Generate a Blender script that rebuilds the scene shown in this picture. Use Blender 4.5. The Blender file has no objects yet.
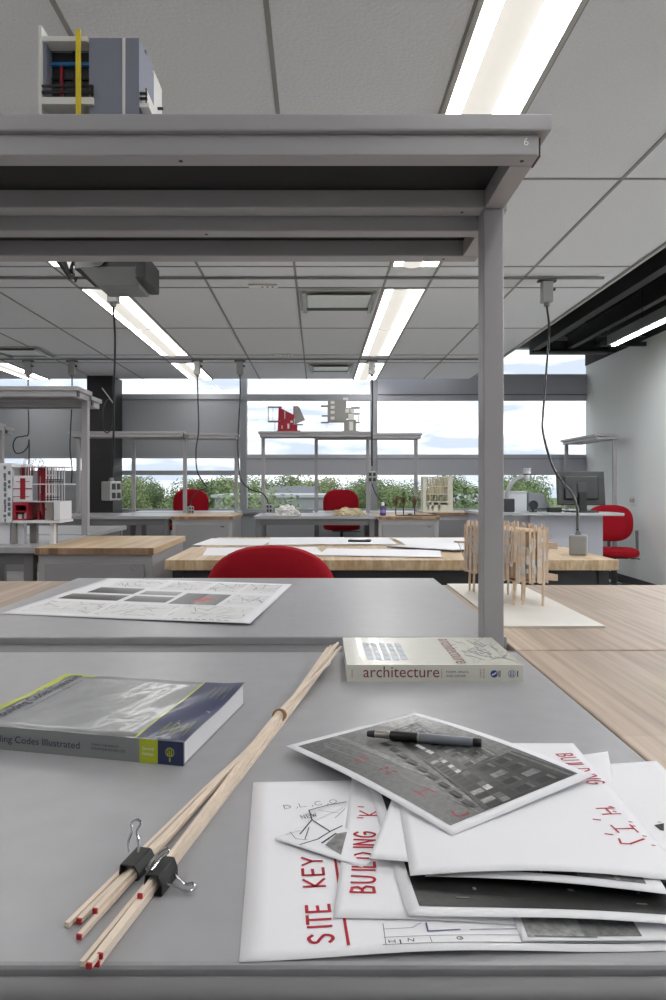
import bpy, bmesh, math, random
from mathutils import Vector, Matrix, noise
random.seed(7)
C = bpy.context.scene
PI = math.pi
# ------------------------------------------------------------------ camera, light, exposure
T = 0.84                      # table height
EYE = T + 0.311               # camera height
FPX, CX, HY = 666.7, 318.0, 485.0
cam_d = bpy.data.cameras.new('camera'); cam = bpy.data.objects.new('camera', cam_d); C.collection.objects.link(cam)
cam.location = (0, 0, EYE); cam.rotation_euler = (PI/2, 0, 0)
cam_d.sensor_fit = 'VERTICAL'; cam_d.sensor_height = 36.0; cam_d.sensor_width = 24.0; cam_d.lens = 24.0
cam_d.shift_x = 0.015; cam_d.shift_y = -0.015
cam_d.clip_start = 0.05; cam_d.clip_end = 2000
C.camera = cam
SKY_STRENGTH = 1.9
LAMP = 12.0
C.view_settings.view_transform = 'Standard'; C.view_settings.look = 'None'
C.view_settings.gamma = 1.0; C.view_settings.use_curve_mapping = False
C.view_settings.exposure = 0.0

def lin(c):
    c /= 255.0
    return c/12.92 if c <= 0.04045 else ((c+0.055)/1.055)**2.4
def rgb(r, g, b): return (lin(r), lin(g), lin(b), 1.0)

w = bpy.data.worlds.new('overcast_sky'); C.world = w; w.use_nodes = True
nt = w.node_tree; nt.nodes.clear()
out = nt.nodes.new('ShaderNodeOutputWorld'); bg = nt.nodes.new('ShaderNodeBackground')
tc = nt.nodes.new('ShaderNodeTexCoord'); mp = nt.nodes.new('ShaderNodeMapping')
mp.inputs['Scale'].default_value = (2.2, 2.2, 11.0)
nz = nt.nodes.new('ShaderNodeTexNoise'); nz.inputs['Scale'].default_value = 2.3; nz.inputs['Detail'].default_value = 6
rp = nt.nodes.new('ShaderNodeValToRGB')
rp.color_ramp.elements[0].position = 0.40; rp.color_ramp.elements[0].color = rgb(174, 183, 196)
rp.color_ramp.elements[1].position = 0.60; rp.color_ramp.elements[1].color = (1, 1, 1, 1)
bg.inputs['Strength'].default_value = SKY_STRENGTH
nt.links.new(tc.outputs['Generated'], mp.inputs['Vector']); nt.links.new(mp.outputs[0], nz.inputs['Vector'])
nt.links.new(nz.outputs[0], rp.inputs[0]); nt.links.new(rp.outputs[0], bg.inputs['Color']); nt.links.new(bg.outputs[0], out.inputs['Surface'])

# ------------------------------------------------------------------ helpers
def at(x, y, z=T):            # pixel -> point on a horizontal plane
    Y = FPX*(EYE-z)/(y-HY); return Vector(((x-CX)*Y/FPX, Y, z))
def px(x, y, Y):              # pixel -> point at distance Y
    return Vector(((x-CX)*Y/FPX, Y, EYE+(HY-y)*Y/FPX))

MATS = {}
def mat(name, col, rough=0.5, metal=0.0, bump=0.0, bscale=200, var=0.0, vscale=8, spec=0.5, emit=0, alpha=1, trans=0, coat=0):
    if name in MATS: return MATS[name]
    m = bpy.data.materials.new(name); m.use_nodes = True; t = m.node_tree; p = t.nodes['Principled BSDF']
    p.inputs['Base Color'].default_value = col; p.inputs['Roughness'].default_value = rough; p.inputs['Metallic'].default_value = metal
    p.inputs['Specular IOR Level'].default_value = spec; p.inputs['Coat Weight'].default_value = coat
    if alpha < 1: p.inputs['Alpha'].default_value = alpha
    if trans: p.inputs['Transmission Weight'].default_value = trans
    if emit: p.inputs['Emission Color'].default_value = col; p.inputs['Emission Strength'].default_value = emit
    co = t.nodes.new('ShaderNodeTexCoord')
    n = t.nodes.new('ShaderNodeTexNoise'); n.inputs['Scale'].default_value = vscale; n.inputs['Detail'].default_value = 5
    t.links.new(co.outputs['Object'], n.inputs['Vector'])
    if var:
        r = t.nodes.new('ShaderNodeValToRGB')
        a = [max(0, c*(1-var)) for c in col[:3]]; b = [min(1, c*(1+var)) for c in col[:3]]
        r.color_ramp.elements[0].color = (*a, 1); r.color_ramp.elements[1].color = (*b, 1)
        r.color_ramp.elements[0].position = 0.3; r.color_ramp.elements[1].position = 0.7
        t.links.new(n.outputs[0], r.inputs[0]); t.links.new(r.outputs[0], p.inputs['Base Color'])
    if bump:
        n2 = t.nodes.new('ShaderNodeTexNoise'); n2.inputs['Scale'].default_value = bscale; n2.inputs['Detail'].default_value = 3
        t.links.new(co.outputs['Object'], n2.inputs['Vector'])
        b = t.nodes.new('ShaderNodeBump'); b.inputs['Strength'].default_value = bump; b.inputs['Distance'].default_value = 0.004
        t.links.new(n2.outputs[0], b.inputs['Height']); t.links.new(b.outputs[0], p.inputs['Normal'])
    MATS[name] = m; return m

def wood(name, c1, c2, c3, board=0.045, length=0.9, rough=0.45, grain=1.0):
    m = bpy.data.materials.new(name); m.use_nodes = True; t = m.node_tree; p = t.nodes['Principled BSDF']
    p.inputs['Roughness'].default_value = rough
    co = t.nodes.new('ShaderNodeTexCoord'); mp = t.nodes.new('ShaderNodeMapping')
    mp.inputs['Rotation'].default_value = (0, 0, PI/2)
    br = t.nodes.new('ShaderNodeTexBrick'); br.inputs['Scale'].default_value = 1.0
    br.inputs['Brick Width'].default_value = length; br.inputs['Row Height'].default_value = board
    br.inputs['Mortar Size'].default_value = 0.0004; br.inputs['Mortar'].default_value = c2
    br.inputs['Color1'].default_value = c1; br.inputs['Color2'].default_value = c2; br.offset = 0.37
    t.links.new(co.outputs['Object'], mp.inputs[0]); t.links.new(mp.outputs[0], br.inputs['Vector'])
    m2 = t.nodes.new('ShaderNodeMapping'); m2.inputs['Scale'].default_value = (60, 2.2, 25)
    n = t.nodes.new('ShaderNodeTexNoise'); n.inputs['Scale'].default_value = 1.0; n.inputs['Detail'].default_value = 6
    t.links.new(co.outputs['Object'], m2.inputs[0]); t.links.new(m2.outputs[0], n.inputs['Vector'])
    r = t.nodes.new('ShaderNodeValToRGB'); r.color_ramp.elements[0].position = 0.35; r.color_ramp.elements[1].position = 0.62
    r.color_ramp.elements[0].color = (1, 1, 1, 1); r.color_ramp.elements[1].color = (0, 0, 0, 1)
    mx = t.nodes.new('ShaderNodeMixRGB'); mx.inputs['Color2'].default_value = c3
    ml = t.nodes.new('ShaderNodeMath'); ml.operation = 'MULTIPLY'; ml.inputs[1].default_value = 0.55*grain
    t.links.new(n.outputs[0], r.inputs[0]); t.links.new(r.outputs[0], ml.inputs[0]); t.links.new(ml.outputs[0], mx.inputs['Fac'])
    t.links.new(br.outputs['Color'], mx.inputs['Color1'])
    # broad tone drift between boards
    n3 = t.nodes.new('ShaderNodeTexNoise'); n3.inputs['Scale'].default_value = 1.0
    m3 = t.nodes.new('ShaderNodeMapping'); m3.inputs['Scale'].default_value = (9, 0.8, 9)
    t.links.new(co.outputs['Object'], m3.inputs[0]); t.links.new(m3.outputs[0], n3.inputs['Vector'])
    hs = t.nodes.new('ShaderNodeHueSaturation'); mr = t.nodes.new('ShaderNodeMapRange')
    mr.inputs['To Min'].default_value = 0.72; mr.inputs['To Max'].default_value = 1.25
    t.links.new(n3.outputs[0], mr.inputs[0]); t.links.new(mr.outputs[0], hs.inputs['Value'])
    t.links.new(mx.outputs[0], hs.inputs['Color']); t.links.new(hs.outputs[0], p.inputs['Base Color'])
    MATS[name] = m; return m

def ink_mat(name, noisy=0.0, scale=90, rough=0.55, spec=0.3):
    m = bpy.data.materials.new(name); m.use_nodes = True; t = m.node_tree; p = t.nodes['Principled BSDF']
    p.inputs['Roughness'].default_value = rough; p.inputs['Specular IOR Level'].default_value = spec
    a = t.nodes.new('ShaderNodeAttribute'); a.attribute_name = 'ink'
    if noisy:
        co = t.nodes.new('ShaderNodeTexCoord'); n = t.nodes.new('ShaderNodeTexNoise'); n.inputs['Scale'].default_value = scale; n.inputs['Detail'].default_value = 6
        n.inputs['Roughness'].default_value = 0.7
        mr = t.nodes.new('ShaderNodeMapRange'); mr.inputs['From Min'].default_value = .25; mr.inputs['From Max'].default_value = .75
        mr.inputs['To Min'].default_value = 1-noisy; mr.inputs['To Max'].default_value = 1+noisy
        h = t.nodes.new('ShaderNodeHueSaturation')
        t.links.new(co.outputs['Object'], n.inputs['Vector']); t.links.new(n.outputs[0], mr.inputs[0]); t.links.new(mr.outputs[0], h.inputs['Value'])
        t.links.new(a.outputs['Color'], h.inputs['Color']); t.links.new(h.outputs[0], p.inputs['Base Color'])
    else:
        t.links.new(a.outputs['Color'], p.inputs['Base Color'])
    MATS[name] = m; return m

def wm(o):
    m = Matrix()
    while o is not None: m = o.matrix_basis @ m; o = o.parent
    return m
def tag(o, label=None, cat=None, group=None, kind=None):
    if label: o['label'] = label
    if cat: o['category'] = cat
    if group: o['group'] = group
    if kind: o['kind'] = kind
    return o
def thing(name, label, cat, loc=(0, 0, 0), rz=0, group=None, kind=None):
    o = bpy.data.objects.new(name, None); C.collection.objects.link(o)
    o.empty_display_size = 0.05
    o.location = loc; o.rotation_euler = (0, 0, rz)
    return tag(o, label, cat, group, kind)
def kids(o): return [c for c in C.collection.objects if c.parent == o]
def copy_tree(o, parent=None):
    c = o.copy(); C.collection.objects.link(c); c.parent = parent
    for ch in kids(o): copy_tree(ch, c)
    return c

class MB:
    """collects shapes, then links them as ONE mesh object"""
    def __init__(s): s.bm = bmesh.new(); s.ink = s.bm.loops.layers.float_color.new('ink'); s.mi = 0
    def face(s, vs, col=None):
        try: f = s.bm.faces.new(vs)
        except ValueError: return None
        f.material_index = s.mi
        if col is not None:
            for l in f.loops: l[s.ink] = col
        return f
    def poly(s, pts, col=None): return s.face([s.bm.verts.new(p) for p in pts], col)
    def box(s, a, b, M=None):
        x0, y0, z0 = a; x1, y1, z1 = b
        P = [Vector(p) for p in ((x0,y0,z0),(x1,y0,z0),(x1,y1,z0),(x0,y1,z0),(x0,y0,z1),(x1,y0,z1),(x1,y1,z1),(x0,y1,z1))]
        if M is not None: P = [M @ p for p in P]
        v = [s.bm.verts.new(p) for p in P]
        for q in ((3,2,1,0),(4,5,6,7),(0,1,5,4),(1,2,6,5),(2,3,7,6),(3,0,4,7)): s.face([v[i] for i in q])
        return s
    def bar(s, p0, p1, wd, ht=None, up=(0, 0, 1)):        # square bar between two points
        p0 = Vector(p0); p1 = Vector(p1); ht = ht or wd; d = (p1-p0).normalized(); u = Vector(up)
        if abs(d.dot(u)) > 0.98: u = Vector((0, 1, 0))
        r = d.cross(u).normalized(); u = r.cross(d).normalized()
        v = []
        for p in (p0, p1):
            for a, b in ((-1,-1),(1,-1),(1,1),(-1,1)): v.append(s.bm.verts.new(p + r*a*wd/2 + u*b*ht/2))
        for q in ((3,2,1,0),(4,5,6,7),(0,1,5,4),(1,2,6,5),(2,3,7,6),(3,0,4,7)): s.face([v[i] for i in q])
        return s
    def tube(s, pts, r, n=8, cap=True):
        pts = [Vector(p) for p in pts]; rings = []; nrm = None
        for i, p in enumerate(pts):
            d = (pts[min(i+1, len(pts)-1)] - pts[max(i-1, 0)]).normalized()
            if nrm is None:
                nrm = d.orthogonal().normalized()
            nrm = (nrm - d*nrm.dot(d))
            if nrm.length < 1e-6: nrm = d.orthogonal()
            nrm.normalize(); b = d.cross(nrm)
            rr = r[i] if isinstance(r, (list, tuple)) else r
            rings.append([s.bm.verts.new(p + (nrm*math.cos(2*PI*k/n) + b*math.sin(2*PI*k/n))*rr) for k in range(n)])
        for a, b in zip(rings, rings[1:]):
            for k in range(n): s.face([a[k], a[(k+1) % n], b[(k+1) % n], b[k]])
        if cap: s.face(rings[0][::-1]); s.face(rings[-1])
        return s
    def prism(s, pts2, z0, z1, M=None):
        lo = [Vector((x, y, z0)) for x, y in pts2]; hi = [Vector((x, y, z1)) for x, y in pts2]
        if M is not None: lo = [M @ p for p in lo]; hi = [M @ p for p in hi]
        a = [s.bm.verts.new(p) for p in lo]; b = [s.bm.verts.new(p) for p in hi]; n = len(a)
        s.face(a[::-1]); s.face(b)
        for i in range(n): s.face([a[i], a[(i+1) % n], b[(i+1) % n], b[i]])
        return s
    def lathe(s, prof, c=(0, 0, 0), n=20):
        rings = []
        for r, z in prof:
            rings.append([s.bm.verts.new((c[0]+r*math.cos(2*PI*k/n), c[1]+r*math.sin(2*PI*k/n), c[2]+z)) for k in range(n)])
        for a, b in zip(rings, rings[1:]):
            for k in range(n): s.face([a[k], a[(k+1) % n], b[(k+1) % n], b[k]])
        s.face(rings[0][::-1]); s.face(rings[-1]); return s
    def ball(s, c, r, seg=10, ring=7, sc=(1, 1, 1)):
        M = Matrix.Translation(c) @ Matrix.Diagonal((r*sc[0], r*sc[1], r*sc[2], 1))
        g = bmesh.ops.create_uvsphere(s.bm, u_segments=seg, v_segments=ring, radius=1, matrix=M)
        for v in g['verts']:
            for f in v.link_faces: f.material_index = s.mi
        return s
    def build(s, name, mats, parent=None, world=True, bevel=0, bseg=2, smooth=False, top=False):
        if bevel:
            bmesh.ops.recalc_face_normals(s.bm, faces=s.bm.faces)
            es = [e for e in s.bm.edges if len(e.link_faces) == 2 and e.calc_face_angle(0) > 0.5]
            bmesh.ops.bevel(s.bm, geom=es, offset=bevel, segments=bseg, affect='EDGES', profile=0.5)
        if parent is not None and world: s.bm.transform(wm(parent).inverted())
        loc = None
        if parent is None:
            vs = [v.co for v in s.bm.verts]
            loc = Vector(((min(v.x for v in vs)+max(v.x for v in vs))/2, (min(v.y for v in vs)+max(v.y for v in vs))/2, min(v.z for v in vs)))
            s.bm.transform(Matrix.Translation(-loc))
        me = bpy.data.meshes.new(name); s.bm.to_mesh(me); s.bm.free()
        for m in (mats if isinstance(mats, (list, tuple)) else [mats]): me.materials.append(m)
        if smooth:
            for p in me.polygons: p.use_smooth = True
            me.set_sharp_from_angle(angle=math.radians(40))
        o = bpy.data.objects.new(name, me); C.collection.objects.link(o); o.parent = parent
        if loc is not None: o.location = loc
        return o
def part(name, m, parent, world=True, **k):               # one box as one part
    def f(a, b, bevel=0): return MB().box(a, b).build(name, m, parent, world, bevel=bevel)
    return f
def struct(mb, name, m, parent=None, **k):
    o = mb.build(name, m, parent, **k)
    if parent is None: o['kind'] = 'structure'
    return o
def smooth_path(P, n=8):                                   # Catmull-Rom
    P = [Vector(p) for p in P]; Q = [P[0]*2-P[1]] + P + [P[-1]*2-P[-2]]; o = []
    for i in range(1, len(Q)-2):
        a, b, c, d = Q[i-1:i+3]
        for k in range(n):
            t = k/n; o.append(0.5*((2*b) + (c-a)*t + (2*a-5*b+4*c-d)*t*t + (3*b-a-3*c+d)*t**3))
    o.append(P[-1]); return o
def text(name, body, size, M, m, parent, width=None, bold=0.0, world=True):   # printed lettering as a flat mesh
    cu = bpy.data.curves.new(name, 'FONT'); cu.body = body; cu.size = size; cu.offset = bold; cu.resolution_u = 3
    ob = bpy.data.objects.new(name, cu); C.collection.objects.link(ob)
    dg = bpy.context.evaluated_depsgraph_get(); me = bpy.data.meshes.new_from_object(ob.evaluated_get(dg))
    bpy.data.objects.remove(ob); bpy.data.curves.remove(cu)
    xs = [v.co.x for v in me.vertices]
    if width and xs: me.transform(Matrix.Diagonal((width/(max(xs)-min(xs)), 1, 1, 1)) @ Matrix.Translation((-min(xs), 0, 0)))
    me.transform(M)
    if world and parent: me.transform(wm(parent).inverted())
    me.materials.clear(); me.materials.append(m); me.name = name
    o = bpy.data.objects.new(name, me); C.collection.objects.link(o); o.parent = parent
    return o
def frame(o, right, up):
    r = Vector(right).normalized(); u = Vector(up).normalized(); n = r.cross(u).normalized()
    return Matrix(((r.x,u.x,n.x,o[0]),(r.y,u.y,n.y,o[1]),(r.z,u.z,n.z,o[2]),(0,0,0,1)))

# ------------------------------------------------------------------ materials
GREY   = mat('grey_paint', rgb(162,160,163), 0.38)
GREYD  = mat('dark_grey_paint', rgb(112,111,113), 0.45)
LAM    = mat('grey_laminate', rgb(158,158,161), 0.34, var=.04, vscale=30)
EDGE   = mat('edge_band', rgb(96,97,104), 0.4)
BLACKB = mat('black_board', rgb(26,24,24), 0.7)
BLACK  = mat('black_plastic', rgb(22,22,24), 0.4)
DARK   = mat('dark_metal', rgb(45,46,49), 0.5)
WHITE  = mat('white_board', rgb(232,231,228), 0.6)
CARD   = mat('white_card', rgb(222,221,217), 0.7)
PAPER  = mat('paper', rgb(232,232,236), 0.65, spec=.25)
RED    = mat('red_fabric', rgb(156,16,32), 0.85, bump=.25, bscale=900, var=.12, vscale=300, spec=.2)
REDP   = mat('red_card', rgb(160,28,48), 0.6)
CHROME = mat('chrome', rgb(200,200,200), 0.15, 1.0)
ALU    = mat('window_aluminium', rgb(150,153,158), 0.45)
SHADE  = mat('roller_shade_cloth', rgb(146,149,153), 0.85, bump=.1, bscale=600)
SHADEB = mat('spandrel_panel', rgb(172,174,182), 0.5)
WALLM  = mat('painted_wall', rgb(226,229,228), 0.75, bump=.04, bscale=120)
WALLG  = mat('grey_wall', rgb(150,153,157), 0.75)
COLM   = mat('column_paint', rgb(34,33,34), 0.6)
WOODN  = wood('maple_block', rgb(190,172,154), rgb(172,153,135), rgb(128,108,92), 0.085, 2.2)
WOODL  = wood('warm_maple_block', rgb(206,184,152), rgb(186,158,122), rgb(150,120,88), 0.045, 0.7)
WOODE  = wood('end_grain_block', rgb(170,140,112), rgb(118,90,72), rgb(96,70,56), 0.045, 0.045, grain=.5)
BASS   = wood('basswood', rgb(226,208,182), rgb(214,192,160), rgb(180,150,116), 0.5, 5, rough=.6, grain=.5)
STICKW = mat('model_stick_wood', rgb(228,206,184), 0.65, var=.10, vscale=60)
INK    = ink_mat('print_ink')
PHOTO  = ink_mat('photo_print', .55, 160, rough=.35)
YELLOW = mat('yellow_card', rgb(214,190,40), 0.55)
BLUE   = mat('blue_card', rgb(30,110,170), 0.55)
# ------------------------------------------------------------------ the setting
CEIL = EYE + 1.386; XE = 1.99; WY = 8.9; XW = 3.575; XL = -6.5; YB = -3.2
fm = mat('floor_concrete', rgb(190,187,182), 0.5, var=.12, vscale=3)
struct(MB().box((XL, YB, -.1), (XW+.2, WY+.2, 0)), 'floor', fm)
# suspended ceiling: mineral tiles (grid lines in the material)
cm = mat('ceiling_tile', rgb(216,218,222), 0.9, bump=.55, bscale=70, var=.05, vscale=120)
cl = struct(MB().box((XL, YB, CEIL), (XE, WY-.2, CEIL+.05)), 'ceiling', cm)
g = MB(); GZ = CEIL-.004
xs = []
for k in range(-3, 2):
    b = .456 + 2.135*k
    xs += [b, b+.31, b+.92, b+1.53]
for x in xs:
    if XL < x < XE: g.box((x-.008, YB, GZ), (x+.008, WY-.2, CEIL))
ys = []
for k in range(-2, 3):
    yc = 4.45 + 2.87*k
    ys += [yc-.225, yc+.225, yc+.225+1.21]
for y in ys:
    if YB < y < WY-.2: g.box((XL, y-.007, GZ), (XE, y+.007, CEIL))
tb = mat('ceiling_grid_paint', rgb(140,139,138), 0.6)
struct(g, 'ceiling_grid', tb, cl)
struct(MB().box((XE, YB, CEIL-.012), (XE+.02, WY-.2, CEIL+.16)), 'trim_1', mat('soffit_trim', rgb(170,170,170), .5))
# open ceiling above the right bay
dk = mat('black_ceiling', rgb(30,31,33), 0.8)
struct(MB().box((XE-.3, YB, 3.45), (XW+.2, WY+.2, 3.55)), 'ceiling_deck', dk)
struct(MB().box((XE-.3, YB, CEIL+.16), (XE+.02, WY-.25, 3.45)), 'soffit_face', dk)
# walls
struct(MB().box((XW, YB, 0), (XW+.2, WY, 3.45)), 'wall_right', WALLM)
struct(MB().box((XL-.2, YB, 0), (XL, WY+.2, 3.45)), 'wall_left', WALLM)
struct(MB().box((XL, YB-.2, 0), (XW, YB, 3.45)), 'wall_rear', WALLM)
struct(MB().box((XW-.012, YB, 0), (XW, WY, .10)), 'baseboard_right', mat('baseboard_rubber', rgb(52,52,55), .5))
SZ = .80
wbk = MB(); wbk.box((XL, WY, 0), (XW+.25, WY+.2, SZ-.03)); wbk.box((XL, WY, 3.02), (XW+.25, WY+.2, 3.45))
struct(wbk, 'wall_back', WALLG)
struct(MB().box((XL, WY-.06, SZ-.03), (XW, WY+.2, SZ)), 'window_sill', ALU)
struct(MB().box((-2.93, 8.45, 0), (-2.60, 8.85, CEIL)), 'column', COLM)

gl = bpy.data.materials.new('window_glass'); gl.use_nodes = True; t = gl.node_tree; t.nodes.clear()
o_ = t.nodes.new('ShaderNodeOutputMaterial'); mx = t.nodes.new('ShaderNodeMixShader'); mx.inputs[0].default_value = .01
tr = t.nodes.new('ShaderNodeBsdfTransparent'); tr.inputs[0].default_value = (.97, .98, .98, 1)
gg = t.nodes.new('ShaderNodeBsdfGlossy'); gg.inputs['Roughness'].default_value = .02
t.links.new(tr.outputs[0], mx.inputs[1]); t.links.new(gg.outputs[0], mx.inputs[2]); t.links.new(mx.outputs[0], o_.inputs[0])

def wz(y): return EYE + (HY-y)*WY/FPX
def window(n, x0, x1, kind):
    t = bpy.data.objects.new('window_%d' % n, None); C.collection.objects.link(t); t.location = ((x0+x1)/2, WY, SZ); t['kind'] = 'structure'
    f = MB(); d0, d1 = WY+.01, WY+.12; h = 3.02
    f.box((x0, d0, SZ), (x0+.045, d1, h)); f.box((x1-.045, d0, SZ), (x1, d1, h))
    a, b = x0+.045, x1-.045
    f.box((a, d0, SZ), (b, d1, SZ+.03)); f.box((a, d0, h-.04), (b, d1, h))
    f.box((a, d0, wz(475)), (b, d1, wz(470.5)))
    f.box((a, d0, wz(400)), (b, d1, wz(394)))
    f.build('window_frame', ALU, t)
    MB().box((a, WY+.06, SZ+.03), (b, WY+.068, wz(475))).build('pane', gl, t)
    MB().box((a, WY+.06, wz(470.5)), (b, WY+.068, wz(400))).build('pane', gl, t)
    MB().box((a, WY+.06, wz(394)), (b, WY+.068, h-.04)).build('pane', gl, t)
    if kind in 'SX':            # roller shade drawn down over the middle pane
        s = MB().box((a-.03, WY-.025, wz(457.5)), (b+.03, WY-.02, wz(396))); s.build('roller_shade', SHADE, t)
        MB().box((a-.03, WY-.032, wz(458.5)), (b+.03, WY-.012, wz(456))).build('shade_hem_bar', ALU, t)
        MB().box((a-.03, WY-.05, wz(399.5)), (b+.03, WY, wz(394.5))).build('shade_headrail', ALU, t)
    if kind == 'X':
        MB().box((a-.03, WY-.022, SZ), (b+.03, WY-.018, wz(473))).build('roller_shade', SHADE, t)
    if kind in 'OB':            # lower spandrel band across the glass
        p = MB().box((a, WY-.02, wz(475)), (b, WY+.05, wz(454.5))).build('light_shelf', SHADEB, t)
        MB().box((a, WY-.028, wz(459.2)), (b, WY-.02, wz(458.6))).build('seam', EDGE, p)
    if kind == 'B':             # upper band
        p = MB().box((a, WY-.03, wz(400.5)), (b, WY+.05, wz(374.5))).build('upper_band', SHADEB, t)
        MB().box((a, WY-.04, wz(395.5)), (b, WY-.03, wz(394.5))).build('seam', EDGE, p)
window(1, -6.24, -4.49, 'X'); window(2, -4.49, -2.745, 'X'); window(3, -2.745, -.998, 'S')
window(4, -.998, .749, 'O'); window(5, .749, 2.40, 'B'); window(6, 2.40, XW+.25, 'B')

# ------------------------------------------------------------------ ceiling lights
def emis(name, col, s):
    m = bpy.data.materials.new(name); m.use_nodes = True; p = m.node_tree.nodes['Principled BSDF']
    p.inputs['Base Color'].default_value = (.25, .25, .25, 1); p.inputs['Emission Color'].default_value = col; p.inputs['Emission Strength'].default_value = s
    return m
LENS = emis('lamp_lens', (1, .985, .965, 1), LAMP); BASKET = emis('lamp_basket', (1, .95, .86, 1), .74)
def make_light():
    r = thing('ceiling_light', 'long recessed white fluorescent light set flush in the tile ceiling', 'light', group='fluorescent lights in the ceiling')
    W, L = .31, 1.205
    f = MB(); z = -.006
    f.box((0, 0, z), (.018, L, 0)); f.box((W-.018, 0, z), (W, L, 0)); f.box((.018, 0, z), (W-.018, .012, 0)); f.box((.018, L-.012, z), (W-.018, L, 0))
    f.build('frame', mat('lamp_frame', rgb(176,175,172), .5), r, False)
    l = MB()
    for a, b in ((.018, .075), (.19, W-.018)): l.box((a, .012, -.004), (b, L-.012, -.001))
    l.build('lens', LENS, r, False)
    b = MB(); n = 8; prev = None
    xs_ = [.075+.115*k/n for k in range(n+1)]
    for k, x in enumerate(xs_):
        zz = -.004-.012*math.sin(PI*k/n)
        cur = [b.bm.verts.new((x, .012, zz)), b.bm.verts.new((x, L-.012, zz))]
        if prev: b.face([prev[0], prev[1], cur[1], cur[0]])
        prev = cur
    b.build('basket', BASKET, r, False, smooth=True)
    return r
lp = None
for xk in (.456, -1.679, -3.814):
    for y0 in (-1.08, .13, 1.80, 3.01, 4.68, 5.89, 7.53):
        if y0 < 0 and xk < -3: continue
        o = lp if lp is None else copy_tree(lp)
        if lp is None: lp = o = make_light()
        o.location = (xk, y0, CEIL-.004)
# supply air diffusers
def diffuser(x, y, wd, dp, label):
    t = thing('air_diffuser', label, 'vent', (x, y, CEIL-.004))
    MB().box((-wd/2, -dp/2, -.006), (wd/2, dp/2, 0)).build('frame', mat('diffuser_frame', rgb(176,177,176), .4), t, False, bevel=.002)
    MB().box((-wd/2+.05, dp/2-.10, -.009), (wd/2-.05, dp/2-.02, -.0062)).build('slot', BLACK, t, False)
    M = Matrix.Translation((0, 0, -.018)) @ Matrix.Rotation(math.radians(4), 4, 'X')
    MB().box((-wd/2+.06, -dp/2+.05, -.003), (wd/2-.06, dp/2-.055, .003), M).build('deflector', mat('diffuser_face', rgb(226,230,230), .3, .1), t, False)
    MB().box((-wd/2+.02, -dp/2+.03, -.03), (-wd/2+.05, dp/2-.03, -.006)).build('end_cap', CHROME, t, False)
    MB().box((wd/2-.05, -dp/2+.03, -.03), (wd/2-.02, dp/2-.03, -.006)).build('end_cap', CHROME, t, False)
diffuser(.15, 4.98, .57, .585, 'square metal air diffuser nearest the shelf, between grid lines')
diffuser(.15, 7.84, .52, .56, 'small metal air diffuser farther back near the window wall')
diffuser(-3.05, 6.9, .50, .5, 'pale metal air diffuser at the left beside the far light strip')
# small ceiling sensors
for (x, y, lab) in ((-.38, 4.62, 'small white sensor plate on the ceiling behind the overhead rail'), (-.36, 7.05, 'tiny white sensor plate on the ceiling far back')):
    t = thing('ceiling_sensor', lab, 'sensor', (x, y, CEIL-.005))
    MB().box((-.10, -.03, -.008), (.10, .03, 0)).build('plate', CARD, t, False, bevel=.002)
    for k in (-1, 0, 1): MB().lathe([(.008, -.011), (.008, -.0082)], (k*.035+.03, 0, 0), 10).build('sensor_eye', DARK, t, False)
# overhead power rails
for y, x1, lab in ((4.43, 1.9, 'thin grey power rail crossing the ceiling above the projector'), (7.29, 1.9, 'thin grey power rail crossing the ceiling near the windows')):
    t = thing('power_rail', lab, 'rail', (0, y, CEIL-.022))
    MB().box((-6.3, -.011, .006), (x1, .011, .017)).build('channel', tb, t, False, bevel=.003)
    MB().box((-6.3, -.005, .004), (x1, .005, .006)).build('slot', BLACK, t, False)

def cord_drop(x, y, label, pts, box=None, r=.007):
    """a grey rail box, its hanging cable and, where there is one, the socket box at its end"""
    z = CEIL-.026
    t = thing('power_drop', label, 'power drop', (x, y, z))
    b = MB().box((x-.035, y-.03, z-.15), (x+.035, y+.03, z-.012)).build('rail_box', mat('box_grey', rgb(150,150,150), .4), t, bevel=.006)
    MB().box((x-.06, y-.018, z-.012), (x+.06, y+.018, z)).build('clamp', DARK, t)
    MB().tube([(x+.035, y, z-.06), (x+.055, y, z-.06)], .011).build('knob', BLACK, b)
    MB().tube([(x, y, z-.175), (x, y, z-.15)], [.016, .022], 12).build('strain_relief', GREYD, b)
    P = smooth_path([(x, y, z-.17)] + pts)
    MB().tube(P, r, 8).build('cable', BLACK, t, smooth=True)
    if box:
        c, rz, s = box[:3]
        M = Matrix.Translation(c) @ Matrix.Rotation(rz, 4, 'Z')
        e = MB().box((-.05*s, -.04*s, -.06*s), (.05*s, .04*s, .06*s), M).build('socket_box', mat('socket_box_grey', rgb(158,160,160), .35, .3), t, bevel=.008*s)
        f = MB()
        for i in (-1, 1):
            for k in (-1, 1): f.box((i*.022*s-.014*s, -.043*s, k*.028*s-.018*s), (i*.022*s+.014*s, -.0405*s, k*.028*s+.018*s), M)
        if len(box) < 4: f.build('outlet', DARK, e)
        else: f.bm.free()
        MB().tube([M @ Vector((0, 0, .06*s)), M @ Vector((0, 0, .085*s))], [.02*s, .012*s], 10).build('cable_gland', GREYD, e)
    return t
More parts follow.
